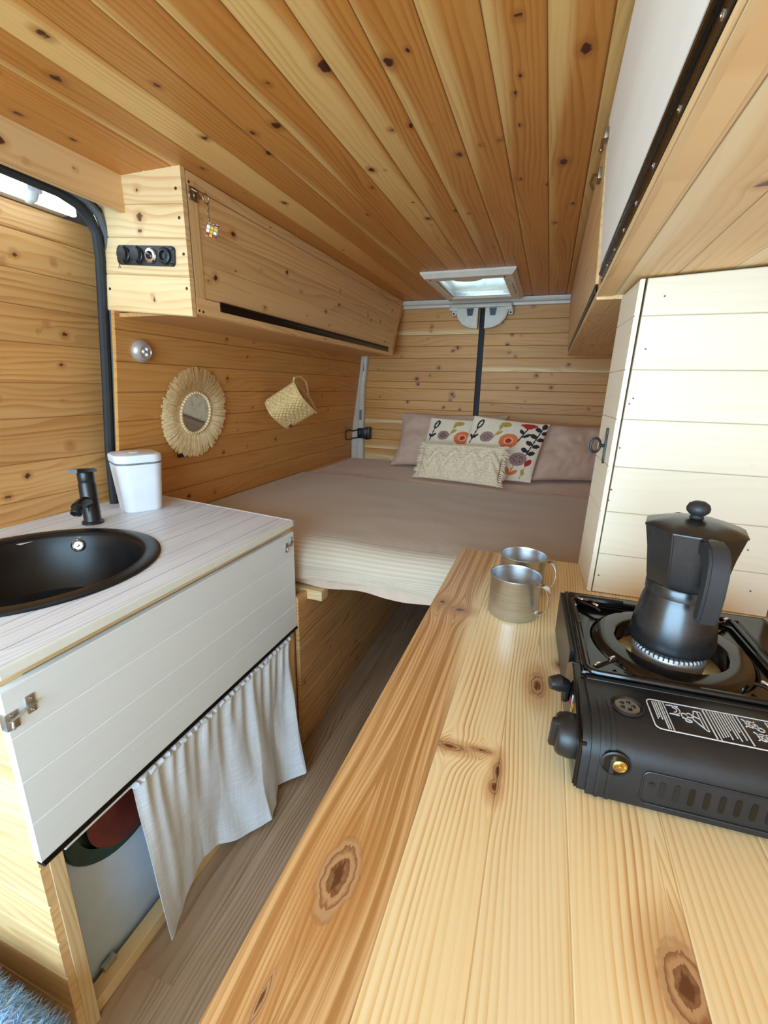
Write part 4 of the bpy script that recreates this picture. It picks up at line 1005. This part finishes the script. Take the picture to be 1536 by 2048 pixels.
# white wardrobe standing on the worktop
WD = thing('wardrobe', 'tall cream white boarded wardrobe on the worktop behind the coffee pot', 'wardrobe', (.28, 1.05, -.41))
WB = [-.409, -.323, -.233, -.142, -.051, .039, .131, .1925]
planks('front_panel', lambda u, v, d: np.stack([u + .011 * np.clip((v + .41) / .6, 0, 1) * (1 - (u - .130) / .304), .971 - d, v + np.clip((v - .131) / .063, 0, 1) * (u - .130) * .05], 1), .1305, .434, WB, W['cream'], WD, du=.02, nv=6, gr=.0016, gd=.0016, th=.014, seed=111, kden=1.0, kr=(.002, .004), sap_p=0, tone=.012)
planks('door', lambda u, v, d: np.stack([.1195 + .009 * np.clip((v + .41) / .6, 0, 1) - (u - .971) * .05 - d, u, v], 1), .9705, 1.131, WB[:-1] + [.1915], W['cream'], WD, du=.02, nv=6, gr=.0016, gd=.0016, th=.0085, seed=112, kden=1, kr=(.002, .003), sap_p=0, tone=.012)
bm = B(); box(bm, .150, .43, .986, 1.128, -.408, .188, .002); obj('carcass', bm, WHITEP, WD)
for (x, z) in ((.171, .162), (.155, .075), (.148, -.012), (.143, -.022), (.139, -.105), (.136, -.188), (.134, -.210), (.138, -.371), (.38, -.28), (.40, -.36), (.41, .05)):
    screw(WD, (x, .971 - .0002, z), (0, -1, 0), .0016, plain('nail', srgb(120, 100, 80), .5))
dr = [c for c in WD.children if c.name.startswith('door')][0]
kx, ky, kz = .1205, 1.025, -.108
bm = B(); prism(bm, [(-.005, -.036), (.005, -.036), (.0075, -.028), (.005, -.02), (.006, 0), (.005, .02), (.0075, .028), (.005, .036), (-.005, .036), (-.0075, .028), (-.005, .02), (-.006, 0), (-.005, -.02), (-.0075, -.028)], 0, .003, mat=Matrix(((0, 0, -1, kx), (1, 0, 0, ky), (0, 1, 0, kz), (0, 0, 0, 1)))); obj('escutcheon', bm, BLACKM, dr)
bm = B(); tube(bm, [(kx, ky, kz), (kx - .012, ky, kz)], .0035, 10)
tube(bm, [(kx - .0195 + .0092 * math.cos(a), ky + .002 * math.cos(a), kz + .0145 * math.sin(a)) for a in np.linspace(0, 2 * PI, 26)[:-1]], .0027, 8, closed=True); obj('key', bm, BLACKM, dr)

# right overhead cabinets
zf = .192
OR = thing('overhead_cabinet', 'right overhead cabinet over the worktop with a white flap and black hinge', 'cabinet', (.25, .3, zf))
XF2 = lambda z: .0705 - (z - .192) * .055
def under(u, v, d):
    return np.stack([v, u, zf + (v - .072) * .055 - d], 1)
planks('underside', under, -.70, 1.131, [.0725, .108, .186, .27, .355, .44], W['capa'], OR, du=.012, nv=7, gr=.0015, gd=.0012, th=.012, seed=121, kden=.6, kr=(.004, .008), sap_p=.15, knots=[(.60, .179, .010, .012)])
beam('lip', (.0722, -.70, .1925), Y_, Z_, (-1, 0, 0), 1.831, .012, .03, W['capa'], OR, seed=122, kden=.3)
bm = B(); hexa(bm, [(XF2(.238), -.70, .238), (XF2(.238), 1.085, .238), (XF2(.238) + .014, 1.085, .238), (XF2(.238) + .014, -.70, .238), (XF2(.522), -.70, .522), (XF2(.522), 1.160, .522), (XF2(.522) + .014, 1.160, .522), (XF2(.522) + .014, -.70, .522)], .0015); obj('flap', bm, WHITEP, OR)
bm = B(); hexa(bm, [(.0705, -.70, .205), (.0705, 1.06, .205), (.0745, 1.06, .205), (.0745, -.70, .205), (XF2(.237), -.70, .237), (XF2(.237), 1.06, .237), (XF2(.237) + .004, 1.06, .237), (XF2(.237) + .004, -.70, .237)])
tube(bm, [(.0695, -.70, .2225), (.0695, 1.06, .2225)], .0042, 8); obj('piano_hinge', bm, HINGEB, OR)
for k in range(14): screw(OR, (.0703, -.2 + k * .095, .2095), (-1, 0, 0), .0030, CHROME)
bm = B(); box(bm, .09, .44, 1.10, 1.122, .208, .53, .002); box(bm, .09, .44, -.70, -.68, .208, .53, .002); box(bm, .075, .085, 1.072, 1.131, .205, .535, .001); obj('carcass', bm, plain('pine_carcass_right', srgb(206, 152, 92), .6, vary=.12, scale=8, stretch=(12, .6, 12)), OR)
bm = B(); box(bm, .046, .054, 1.125, 1.150, .478, .496, .001); tube(bm, [(.050, 1.150, .488), (.046, 1.172, .494), (.047, 1.19, .488)], .003, 8); sphere(bm, (.046, 1.196, .487), .005, 10); obj('toggle_latch', bm, DULL, OR)
OR2 = thing('overhead_cabinet', 'pine overhead cabinet above the bed on the right with a wooden flap', 'cabinet', (.25, 2.0, .186))
planks('underside', lambda u, v, d: np.stack([v, u, .187 + 0 * u - d], 1), 1.1312, 2.86, [.072, .108, .196, .29, .44], W['cab'], OR2, du=.015, nv=6, gr=.0015, gd=.0012, th=.012, seed=125, kden=1.2, sap_p=.1, knots=[(2.20, .15, .012, .012), (1.5, .2, .012)])
beam('lip', (.0718, 1.1314, .1875), Y_, Z_, (-1, 0, 0), 1.726, .018, .03, W['cab'], OR2, seed=126, kden=.3)
planks('flap', lambda u, v, d: np.stack([.0705 - (v - .192) * .055 - d * 1.0, 1.175 + u * (1.66 + .2 * (v - .226) / .29), v], 1), 0, 1, [.226, .32, .42, .515], W['cab'], OR2, du=.007, nv=7, gr=.0006, gd=.0004, th=.016, seed=127, kden=3, kr=(.003, .006), sap_p=.1)
bm = B(); box(bm, .0697, .0725, 1.18, 2.80, .2060, .222, .0004); tube(bm, [(.0705, 1.18, .2235), (.0705, 2.80, .2235)], .0018, 8); obj('piano_hinge', bm, HINGE, OR2)
bm = B(); hexa(bm, [(.075, 2.845, .199), (.44, 2.845, .199), (.44, 2.86, .199), (.075, 2.86, .199), (.06, 3.06, .535), (.44, 3.06, .535), (.44, 3.08, .535), (.06, 3.08, .535)])
box(bm, .0745, .086, 1.137, 1.176, .2, .535, .001); obj('carcass', bm, plain('pine_carcass_rear', srgb(206, 152, 92), .6, vary=.12, scale=8, stretch=(12, .6, 12)), OR2)
bm = B(); box(bm, .048, .056, 1.24, 1.275, .452, .474, .001); tube(bm, [(.050, 1.25, .462), (.040, 1.262, .468), (.036, 1.285, .460), (.044, 1.30, .452)], .003, 8); obj('toggle_latch', bm, DULL, OR2)

# ------------------------------------------------------------------ camping stove
SX, SY, SZ, SA = .072, .424, -.4095, math.radians(2.6)
SM = Matrix.Translation((SX, SY, SZ)) @ Matrix.Rotation(SA, 4, 'Z')
ST = thing('camping_stove', 'black portable gas stove with glossy top on the worktop under the coffee pot', 'stove', (SX + .15, SY + .17, SZ))
SW, SD, SH = .292, .338, .082
bm = B()
# burner half: box with rounded top edges, cut open in the middle by the pan
def yzprism(bm, prof, x0, x1, bev=0.0):
    """profile in (y, z), extruded along x"""
    m = SM @ Matrix(((0, 0, 1, 0), (1, 0, 0, 0), (0, 1, 0, 0), (0, 0, 0, 1)))
    return prism(bm, prof, x0, x1, mat=m)
box(bm, .004, SW - .004, .094, .100, .006, SH - .001, mat=SM); box(bm, .004, SW - .004, SD - .005, SD, .006, SH, .002, mat=SM)
box(bm, .004, .008, .100, SD - .005, .006, SH, mat=SM); box(bm, SW - .009, SW - .004, .100, SD - .005, .006, SH, mat=SM); box(bm, .004, SW - .004, .100, SD - .004, .006, .010, mat=SM)
# gas compartment: rounded front and a bulging lid
fr_ = [(0, .004), (0, .050), (.003, .060), (.009, .069), (.018, .0765), (.030, .081), (.045, .0825), (.088, .0825), (.094, .081), (.094, .004)]
yzprism(bm, fr_, .008, SW)
fr2 = [(y + (.0012 if y < .05 else -.0005), z - .0012) for y, z in fr_]
yzprism(bm, [(y + .003, z - (.003 if z > .03 else -.001)) for y, z in fr_[:-2]] + [(.0925, .078), (.0925, .005)], 0, .009)
for x in (.016, .026): yzprism(bm, [(y - .0012 if y < .05 else y, z + (.0012 if z > .05 else 0)) for y, z in fr_[:7]] + [(.06, .0825), (.06, .06), (.02, .02)], x, x + .004)
box(bm, .010, SW - .004, .089, .097, .074, .0835, .0015, mat=SM)
body = obj('body', bm, BLACKM, ST, smooth=40)
# lid details: raised panel lines, round vent, valve hole, slots
bm = B(); lathe(bm, [(.0165, 0), (.0165, .001), (.0150, .0024), (.0135, .001), (.0125, -.001), (.0105, -.0008)], seg=36, mat=SM @ Matrix.Translation((.046, .050, .0825))); obj('vent_ring', bm, BLACKS, ST)
bm = B(); lathe(bm, [(.0122, .0004), (0, .0006)], seg=30, mat=SM @ Matrix.Translation((.046, .050, .0825)))
for k in range(5):
    a = k * 1.25; box(bm, .046 + .006 * math.cos(a) - .002, .046 + .006 * math.cos(a) + .002, .050 + .006 * math.sin(a) - .002, .050 + .006 * math.sin(a) + .002, .0828, .0840, .0006, mat=SM, mi=1)
obj('vent_mesh', bm, [GREYPL, BLACKG], ST)
fm = SM @ Matrix(((1, 0, 0, 0), (0, 0, -1, 0), (0, 1, 0, 0), (0, 0, 0, 1)))
bm = B(); lathe(bm, [(.0145, 0), (.0145, .0012), (.0128, .0018), (.012, .0006)], seg=32, mat=fm @ Matrix.Translation((.031, .049, 0))); lathe(bm, [(.0122, .0003), (0, .0004)], seg=32, mat=fm @ Matrix.Translation((.031, .049, 0)), mi=1); obj('valve_hole', bm, [BLACKS, BLACKG], ST)
bm = B(); lathe(bm, [(.0068, .0004), (.0068, .004), (.0055, .005), (.004, .003), (.0028, .003), (.0022, .0055), (0, .006)], seg=24, mat=fm @ Matrix.Translation((.0345, .0495, 0))); obj('gas_valve', bm, BRASS, ST)
bm = B()
fpts = [(x + .195, y + .030) for x, y in rrect(.275, .038, .006)]
tube(bm, [fm @ Vector((min(x, SW - .001), y, .0006)) for x, y in fpts], .0011, 6, closed=True); obj('embossed_frame', bm, BLACKM, ST)
for k in range(16):
    x = .0755 + .0128 * k
    bm = B(); prism(bm, [(x + p, .030 + q) for p, q in rrect(.0052, .020, .0025, 4)], -.001, .0005, mat=fm); obj('vent_slot', bm, BLACKG if k > 1 else BLACKS, ST)
bm = B(); lathe(bm, [(.003, 0), (.003, .001), (0, .0014)], seg=12, mat=fm @ Matrix.Translation((.066, .034, 0))); obj('rivet', bm, BLACKS, ST)
# printed label: frame, tiny text rows, pictograms (text reads from the aisle side)
bm = B()
def bar(x0, y0, x1, y1, w=.0005):
    d = Vector((x1 - x0, y1 - y0)); n_ = Vector((-d.y, d.x)).normalized() * w
    hexa(bm, [SM @ Vector((p[0], p[1], z)) for z in (.0824, .0829) for p in ((x0 - n_.x, y0 - n_.y), (x1 - n_.x, y1 - n_.y), (x1 + n_.x, y1 + n_.y), (x0 + n_.x, y0 + n_.y))])
def arc(cx, cy, rx, ry, a0, a1, n=14, w=.0005):
    P_ = [(cx + rx * math.cos(math.radians(a0 + (a1 - a0) * k / n)), cy + ry * math.sin(math.radians(a0 + (a1 - a0) * k / n))) for k in range(n + 1)]
    for p, q in zip(P_, P_[1:]): bar(*p, *q, w)
lx0, lx1, ly0, ly1 = .068, SW - .008, .024, .071
for p, q in zip(*(lambda L: (L, L[1:] + L[:1]))([(x + (lx0 + lx1) / 2, y + (ly0 + ly1) / 2) for x, y in rrect(lx1 - lx0, ly1 - ly0, .006)])): bar(*p, *q, .0006)
random.seed(21)
def row(x, y0, y1, w=.0005):
    y = y1
    while y > y0:
        L = random.uniform(.0012, .004); bar(x, y, x, max(y0, y - L), w); y -= L + .0006
def rowset(xs, a, b):
    for k, x in enumerate(xs): row(x, a + (random.uniform(0, .012) if k % 2 else 0), b)
rowset((.0735, .0755, .0775), .040, .068); row(.0800, .027, .069, .0006); row(.082, .027, .069, .0004); bar(.0845, ly0, .0845, ly1, .0005)
arc(.092, .060, .0065, .0072, -110, 110); arc(.092, .060, .0035, .004, -90, 90); bar(.0865, .066, .0985, .067); bar(.087, .0525, .096, .0515); arc(.101, .053, .0028, .004, 0, 360); arc(.106, .055, .0025, .0035, 0, 360); bar(.098, .0495, .106, .046); arc(.103, .046, .003, .002, 0, 360)
for p, q in (((.112, .064), (.118, .064)), ((.118, .064), (.118, .035)), ((.118, .035), (.116, .035)), ((.112, .064), (.108, .05)), ((.108, .05), (.116, .036)), ((.115, .064), (.115, .038)), ((.110, .055), (.115, .052))): bar(*p, *q)
row(.122, .026, .069, .0007); bar(.1255, ly0, .1255, ly1, .0005)
for k in range(9): row(.1285 + k * .0026, .030 + .0016 * (k % 3) + (.012 if k in (4, 7) else 0), .069, .0005)
row(.153, .027, .069, .0006)
def pict(cx, cy, s):
    arc(cx, cy, .0035 * s, .0045 * s, 0, 360); bar(cx - .005 * s, cy + .006 * s, cx + .005 * s, cy - .006 * s, .0006); bar(cx - .005 * s, cy - .005 * s, cx + .005 * s, cy + .005 * s, .0006); arc(cx + .003 * s, cy - .001, .0025 * s, .003 * s, 0, 360); bar(cx - .004 * s, cy + .002, cx + .004 * s, cy + .002)
pict(.162, .060, 1.1); pict(.166, .042, 1.1); arc(.169, .054, .003, .003, 0, 360)
row(.178, .040, .068, .0006); row(.1805, .045, .068, .0005); row(.183, .030, .068, .0006)
arc(.193, .060, .006, .0075, 0, 360); arc(.195, .060, .003, .005, 0, 360); bar(.189, .063, .199, .057); arc(.191, .052, .002, .003, 0, 360); pict(.196, .040, 1.1)
for x in (.207, .2095, .212): row(x, .034, .068)
pict(.222, .058, 1.1); pict(.224, .040, 1.0)
for x in (.236, .2385, .241): row(x, .030, .068)
rowset([.250 + .0026 * k for k in range(10)], .028, .068)
obj('label_print', bm, PRINTW, ST)
# glossy top pan with round well
TZ = SH + .0008
bm = B()
pc = (.124, .199)          # well centre
fr0 = [(.014, .110), (.284, .110), (.284, .330), (.014, .330)]
N = 64
def sq(a, hx0, hx1, hy0, hy1):
    c, s = math.cos(a), math.sin(a); t = min((hx1 - pc[0]) / c if c > 1e-9 else (hx0 - pc[0]) / c if c < -1e-9 else 9, (hy1 - pc[1]) / s if s > 1e-9 else (hy0 - pc[1]) / s if s < -1e-9 else 9)
    return pc[0] + c * t, pc[1] + s * t
angs = sorted([2 * PI * k / N for k in range(N)] + [math.atan2(y - pc[1], x - pc[0]) % (2 * PI) for x in (.004, .244) for y in (.098, .308)])
rings = []
def addring(f, z): rings.append([bm.verts.new(SM @ Vector((*f(a), z))) for a in angs])
addring(lambda a: sq(a, .004, SW - .004, .097, SD - .003), TZ - .0012); addring(lambda a: sq(a, .006, .250, .099, .314), TZ - .001)
addring(lambda a: sq(a, .007, .248, .100, .312), TZ + .002); addring(lambda a: sq(a, .010, .244, .103, .308), TZ + .002); addring(lambda a: sq(a, .015, .239, .108, .303), TZ - .0035)
for r, z in ((.0965, -.0035), (.0955, -.0020), (.0890, .0040), (.0870, .0046), (.0670, .0042), (.0655, .0030), (.0645, -.020), (.060, -.026), (.045, -.028)):
    addring(lambda a, r=r: (pc[0] + r * math.cos(a), pc[1] + r * math.sin(a)), TZ + z)
for A, D in zip(rings, rings[1:]):
    for k in range(len(A)): bm.faces.new((A[k], A[(k + 1) % len(A)], D[(k + 1) % len(A)], D[k]))
obj('drip_pan', bm, BLACKG, ST, smooth=30)
bm = B(); lathe(bm, [(.0625, -.0215), (.050, -.0255), (.03, -.026), (0, -.026)], seg=40, mat=SM @ Matrix.Translation((*pc, TZ))); obj('well_floor', bm, plain('steel_with_wood_reflection', srgb(214, 190, 146), .22, metal=1, vary=.1, scale=60), ST)  # golden reflection of the worktop wood is tinted into the steel colour
# burner head
bm = B(); lathe(bm, [(0, -.026), (.041, -.026), (.0435, -.006), (.0425, -.002), (.040, .002), (.034, .0035), (0, .0035)], seg=48, mat=SM @ Matrix.Translation((*pc, TZ)))
bu = obj('burner', bm, ALU, ST)
bm = B()
for k in range(48):
    a = 2 * PI * k / 48; box(bm, -.0008, .0008, .0385, .0430, -.001, .0030, mat=SM @ Matrix.Translation((*pc, TZ)) @ Matrix.Rotation(a, 4, 'Z'))
obj('flame_teeth', bm, ZINC, bu)
# wire pan support with four upturned prongs
bm = B(); px0, px1, py0, py1 = .0125, .231, .100, .302
for r_, o_ in ((.0042, 0),):
    P_ = [SM @ Vector((x + (px0 + px1) / 2, y + (py0 + py1) / 2, TZ + .0035)) for x, y in rrect(px1 - px0, py1 - py0, .010, 4)]
    tube(bm, P_, r_, 10, closed=True)
yb = [SM @ Vector(p) for p in ((.022, py1 - .001, TZ + .006), (.085, py1 - .001, TZ + .006))]
tube(bm, yb, .0062, 10)
su = obj('pan_support', bm, BLACKG, ST)
for sx_, sy_ in ((-1, -1), (-1, 1), (1, -1), (1, 1)):
    c0 = Vector((px0 if sx_ < 0 else px1, py0 if sy_ < 0 else py1)); inw = (Vector(pc) - c0).normalized()
    bm = B(); tube(bm, [SM @ Vector((*(c0 + inw * t), z)) for t, z in ((.006, TZ + .004), (.030, TZ + .006), (.042, TZ + .0065), (.050, TZ + .004))], .0024, 8); pr_ = obj('prong', bm, BLACKG, su)
    bm = B()
    for t in (.014, .040): box(bm, -.005, .005, -.0022, .0022, 0, .0045, .0012, mat=SM @ Matrix.Translation((*(c0 + inw * t), TZ + (.006 if t < .03 else .0075))) @ Matrix.Rotation(math.atan2(inw.y, inw.x), 4, 'Z'))
    obj('prong_tip', bm, CHROME, pr_)
# control side: side plate, lever, gas knob, printed marks
lm = SM @ Matrix(((0, 0, -1, 0), (1, 0, 0, 0), (0, 1, 0, 0), (0, 0, 0, 1)))
bm = B(); prism(bm, [(.006, .004), (.150, .004), (.150, .062), (.118, .084), (.106, .084), (.006, .060)], -.004, .004, mat=lm, bev=.0015); obj('control_plate', bm, BLACKG, ST)
bm = B(); prism(bm, [(.152, .006), (SD, .006), (SD, .078), (.152, .078)], -.004, .0025, mat=lm); obj('side_plate', bm, BLACKS, ST)
bm = B(); prism(bm, [(.074, .012), (.0755, .012), (.0755, .066), (.074, .066)], .0042, .0048, mat=lm); obj('white_line', bm, PRINTW, ST)
bm = B(); prism(bm, [(.062, .046), (.070, .046), (.070, .051), (.062, .051)], .0042, .0048, mat=lm); prism(bm, [(.064, .052), (.067, .052), (.067, .060), (.064, .060)], .0042, .0048, mat=lm); obj('yellow_mark', bm, YEL, ST)
bm = B(); prism(bm, [(.078, .045), (.092, .045), (.088, .055), (.082, .055)], .0042, .0048, mat=lm); obj('red_mark', bm, REDM, ST)
bm = B(); lathe(bm, [(.023, .004), (.024, .010), (.022, .020), (.019, .023), (0, .024)], seg=36, mat=lm @ Matrix.Translation((.036, .042, 0))); box(bm, -.0045, .0045, -.0225, .0225, .008, .029, .003, mat=lm @ Matrix.Translation((.036, .042, 0)) @ Matrix.Rotation(.3, 4, 'Z')); obj('gas_knob', bm, BLACKM, ST)
bm = B(); box(bm, .100, .110, .035, .062, .004, .012, .003, mat=lm); tube(bm, [lm @ Vector(p) for p in ((.103, .058, .008), (.100, .062, .018), (.097, .062, .028))], [.008, .0105, .0075], 14); obj('lock_lever', bm, BLACKM, ST)
bm = B()
for x, y in ((.02, .03), (.02, .30), (.26, .03), (.26, .30)): lathe(bm, [(0, -.0006), (.010, -.0006), (.010, .008), (0, .008)], seg=16, mat=SM @ Matrix.Translation((x, y, 0)))
obj('rubber_foot', bm, RUBBER, ST)

# ------------------------------------------------------------------ moka pot on the burner
mp_ = SM @ Vector((*pc, TZ + .0085)); MX, MY, MZ = mp_.x, mp_.y, mp_.z
MK = thing('moka_pot', 'black stovetop coffee pot with eight sided top standing on the stove burner', 'coffee pot', (MX, MY, MZ))
ph8 = math.radians(9)
bm = B(); lathe(bm, [(0, 0), (.0475, 0), (.0495, .002), (.0500, .006), (.0465, .034), (.0415, .062), (.0395, .068), (.0385, .071), (0, .071)], (MX, MY, MZ), 56); obj('boiler', bm, MOKA, MK)
bm = B(); lathe(bm, [(.035, .070), (.0405, .0715), (.0408, .083), (.0395, .0855), (.036, .086)], (MX, MY, MZ), 56); obj('collar', bm, MOKA, MK)
bm = B(); lathe(bm, [(.035, .085), (.0425, .0865), (.0445, .094), (.0495, .130), (.0555, .158), (.0535, .158), (.047, .130), (.040, .09), (.0, .09)], (MX, MY, MZ), 8, phase=ph8)
bmesh.ops.bevel(bm, geom=[e for e in bm.edges if abs(e.verts[0].co.z - e.verts[1].co.z) > .005], offset=.0012, segments=2, affect='EDGES')
top_ = obj('upper_chamber', bm, MOKA, MK, smooth=20)
ha = Vector((.06, -.998, 0)).normalized(); ht = Vector((-ha.y, ha.x, 0))
bm = B()          # pouring lip, opposite the handle
sp_ = [Vector((MX, MY, MZ)) - ha * r + Vector((0, 0, z)) for r, z in ((.044, .128), (.053, .146), (.064, .158))]
tube(bm, sp_, [.009, .010, .006], 12); obj('spout', bm, MOKA, MK)
bm = B()
nprof = [(.0565, .158), (.0565, .1595), (.050, .1625), (.038, .1665), (.024, .1695), (.010, .1708), (0, .171)]
lathe(bm, [(0, .158)] + nprof, (MX, MY, MZ), 40)
# lid outline follows the eight sided rim
for v in bm.verts:
    d = Vector((v.co.x - MX, v.co.y - MY)); r = d.length
    if r > 1e-5:
        a = (math.atan2(d.y, d.x) - ph8) % (PI / 4) - PI / 8
        k = math.cos(PI / 8) / math.cos(a); k = 1 + (k - 1) * min(1, r / .05) ** 2
        v.co.x = MX + d.x * k; v.co.y = MY + d.y * k
ld = obj('lid', bm, MOKA, MK)
bm = B(); lathe(bm, [(.0085, .170), (.007, .1725), (.0065, .174), (.009, .1755), (.0122, .179), (.0128, .183), (.0108, .188), (.006, .1912), (0, .192)], (MX, MY, MZ), 28); obj('lid_knob', bm, MOKAH, ld)
bm = B(); Hc = Vector((MX, MY, MZ)) + ha * .0545 + Vector((0, 0, .156))
tube(bm, [Hc - ht * .010 + ha * .004, Hc + ht * .010 + ha * .004], .0035, 10); box(bm, -.006, .008, -.006, .006, -.012, .004, .0015, mat=Matrix.Translation(Hc) @ ha.to_track_quat('X', 'Z').to_matrix().to_4x4()); obj('hinge', bm, BLACKG, MK)
# handle: flat sided grip arching out and down
bm = B()
prof = [(.050, .158), (.064, .161), (.078, .157), (.087, .146), (.091, .128), (.0915, .105), (.090, .082), (.087, .0705), (.076, .0695), (.0725, .076), (.0745, .098), (.074, .116), (.070, .130), (.062, .138), (.055, .139), (.050, .142)]
Hm = Matrix.Translation((MX, MY, MZ)) @ Matrix(((ha.x, 0, ht.x, 0), (ha.y, 0, ht.y, 0), (0, 1, 0, 0), (0, 0, 0, 1)))
a_ = [bm.verts.new(Hm @ Vector((x, z, -.0105))) for x, z in prof]; b2 = [bm.verts.new(Hm @ Vector((x, z, .0105))) for x, z in prof]
bm.faces.new(a_); bm.faces.new(list(reversed(b2)))
for k in range(len(prof)): bm.faces.new((a_[k], b2[k], b2[(k + 1) % len(prof)], a_[(k + 1) % len(prof)]))
bmesh.ops.recalc_face_normals(bm, faces=bm.faces)
bmesh.ops.bevel(bm, geom=[e for f in bm.faces if len(f.verts) > 10 for e in f.edges], offset=.0028, segments=3, affect='EDGES')
obj('handle', bm, MOKAH, MK, smooth=30)

# ------------------------------------------------------------------ two steel mugs
def make_mug(loc, label):
    t = thing('mug', label, 'mug', loc, 'steel mugs')
    x, y, z = loc
    R_, H_ = .0452, .079
    bm = B(); lathe(bm, [(0, .002), (R_ - .006, .002), (R_ - .005, 0), (R_ - .002, .0008), (R_, .004), (R_, H_ - .003), (R_ + .0014, H_ - .0012), (R_ + .0012, H_ + .0004), (R_ - .0004, H_), (R_ - .0012, H_ - .003), (R_ - .0012, .006), (R_ - .004, .003), (0, .003)], loc, 64)
    obj('body', bm, STEEL, t, smooth=50)
    d = Vector((.93, -.37, 0)).normalized()
    P_ = [Vector(loc) + d * r + Vector((0, 0, h)) for r, h in ((R_ - .001, .070), (R_ + .008, .0715), (R_ + .017, .066), (R_ + .0215, .052), (R_ + .0205, .034), (R_ + .014, .021), (R_ + .006, .016), (R_ - .001, .018))]
    # smooth the strap path
    Q = []
    for k in range(len(P_) - 1):
        p0, p1, p2, p3 = P_[max(0, k - 1)], P_[k], P_[k + 1], P_[min(len(P_) - 1, k + 2)]
        for s in range(5):
            u = s / 5; Q.append(.5 * ((2 * p1) + (p2 - p0) * u + (2 * p0 - 5 * p1 + 4 * p2 - p3) * u * u + (-p0 + 3 * p1 - 3 * p2 + p3) * u ** 3))
    Q.append(P_[-1])
    side = Vector((-d.y, d.x, 0)); bm = B(); rows = []
    for k, q in enumerate(Q):
        tg = (Q[min(k + 1, len(Q) - 1)] - Q[max(k - 1, 0)]).normalized(); nn = side.cross(tg)
        w = .0078
        rows.append([bm.verts.new(q + side * a * w + nn * b_ * .0011) for a, b_ in ((-1, -.4), (-.8, -1), (.8, -1), (1, -.4), (1, .4), (.8, 1), (-.8, 1), (-1, .4))])
    for A, D in zip(rows, rows[1:]):
        for k in range(8): bm.faces.new((A[k], A[(k + 1) % 8], D[(k + 1) % 8], D[k]))
    bm.faces.new(rows[0]); bm.faces.new(rows[-1])
    obj('handle', bm, CHROME, t)
    return t
mug = make_mug((-.022, .812, -.4095), 'nearer steel mug on the worktop, in front of the other mug')
m2 = mug.copy(); C.objects.link(m2); m2.location = (-.014, .925, -.4095); m2['label'] = 'farther steel mug on the worktop, partly hidden behind the nearer mug'
for ch in list(mug.children):
    c2 = ch.copy(); C.objects.link(c2); c2.parent = m2
m2.rotation_euler = (0, 0, .25)

# ================================================================== light and camera
w = bpy.data.worlds.new('sky'); bpy.context.scene.world = w; w.use_nodes = True
bg = w.node_tree.nodes['Background']; bg.inputs[0].default_value = (.70, .86, 1.0, 1); bg.inputs[1].default_value = 1.0
def area(name, loc, rot, sx, sy, power, col):
    l = bpy.data.lights.new(name, 'AREA'); l.shape = 'RECTANGLE'; l.size = sx; l.size_y = sy; l.energy = power; l.color = col
    o = bpy.data.objects.new(name, l); C.objects.link(o); o.location = loc; o.rotation_euler = rot; return o
for a in (('cab_daylight', (-.5, -1.11, -.08), (-PI / 2, 0, PI), 1.7, .95, 36, (.48, .76, 1.0)), ('hatch_daylight', (-.44, 2.68, .60), (0, 0, 0), .3, .4, 1.5, (.9, .97, 1.0))): area(*a)
cam = bpy.data.cameras.new('camera'); co = bpy.data.objects.new('camera', cam); C.objects.link(co)
cam.sensor_fit = 'HORIZONTAL'; cam.sensor_width = 36; cam.lens = 21.0157; cam.clip_start = .02; cam.clip_end = 100
Mc = Matrix(((0.941510, -0.108962, 0.318882, 0), (0.336381, 0.247279, -0.908681, 0), (0.020158, 0.962798, 0.269469, 0), (0, 0, 0, 1)))
co.matrix_world = Mc
bpy.context.scene.camera = co
for o in bpy.context.scene.objects:
    if o.parent is None: o.location.z -= FLOOR
vs = bpy.context.scene.view_settings
vs.view_transform = 'Standard'; vs.look = 'None'; vs.gamma = 1.0; vs.use_curve_mapping = False; vs.exposure = 0.97
bpy.context.scene.cycles.use_denoising = True
bpy.context.scene.cycles.max_bounces = 10; bpy.context.scene.cycles.diffuse_bounces = 6
bpy.context.scene.cycles.sample_clamp_indirect = 6
bpy.context.scene.render.film_transparent = False
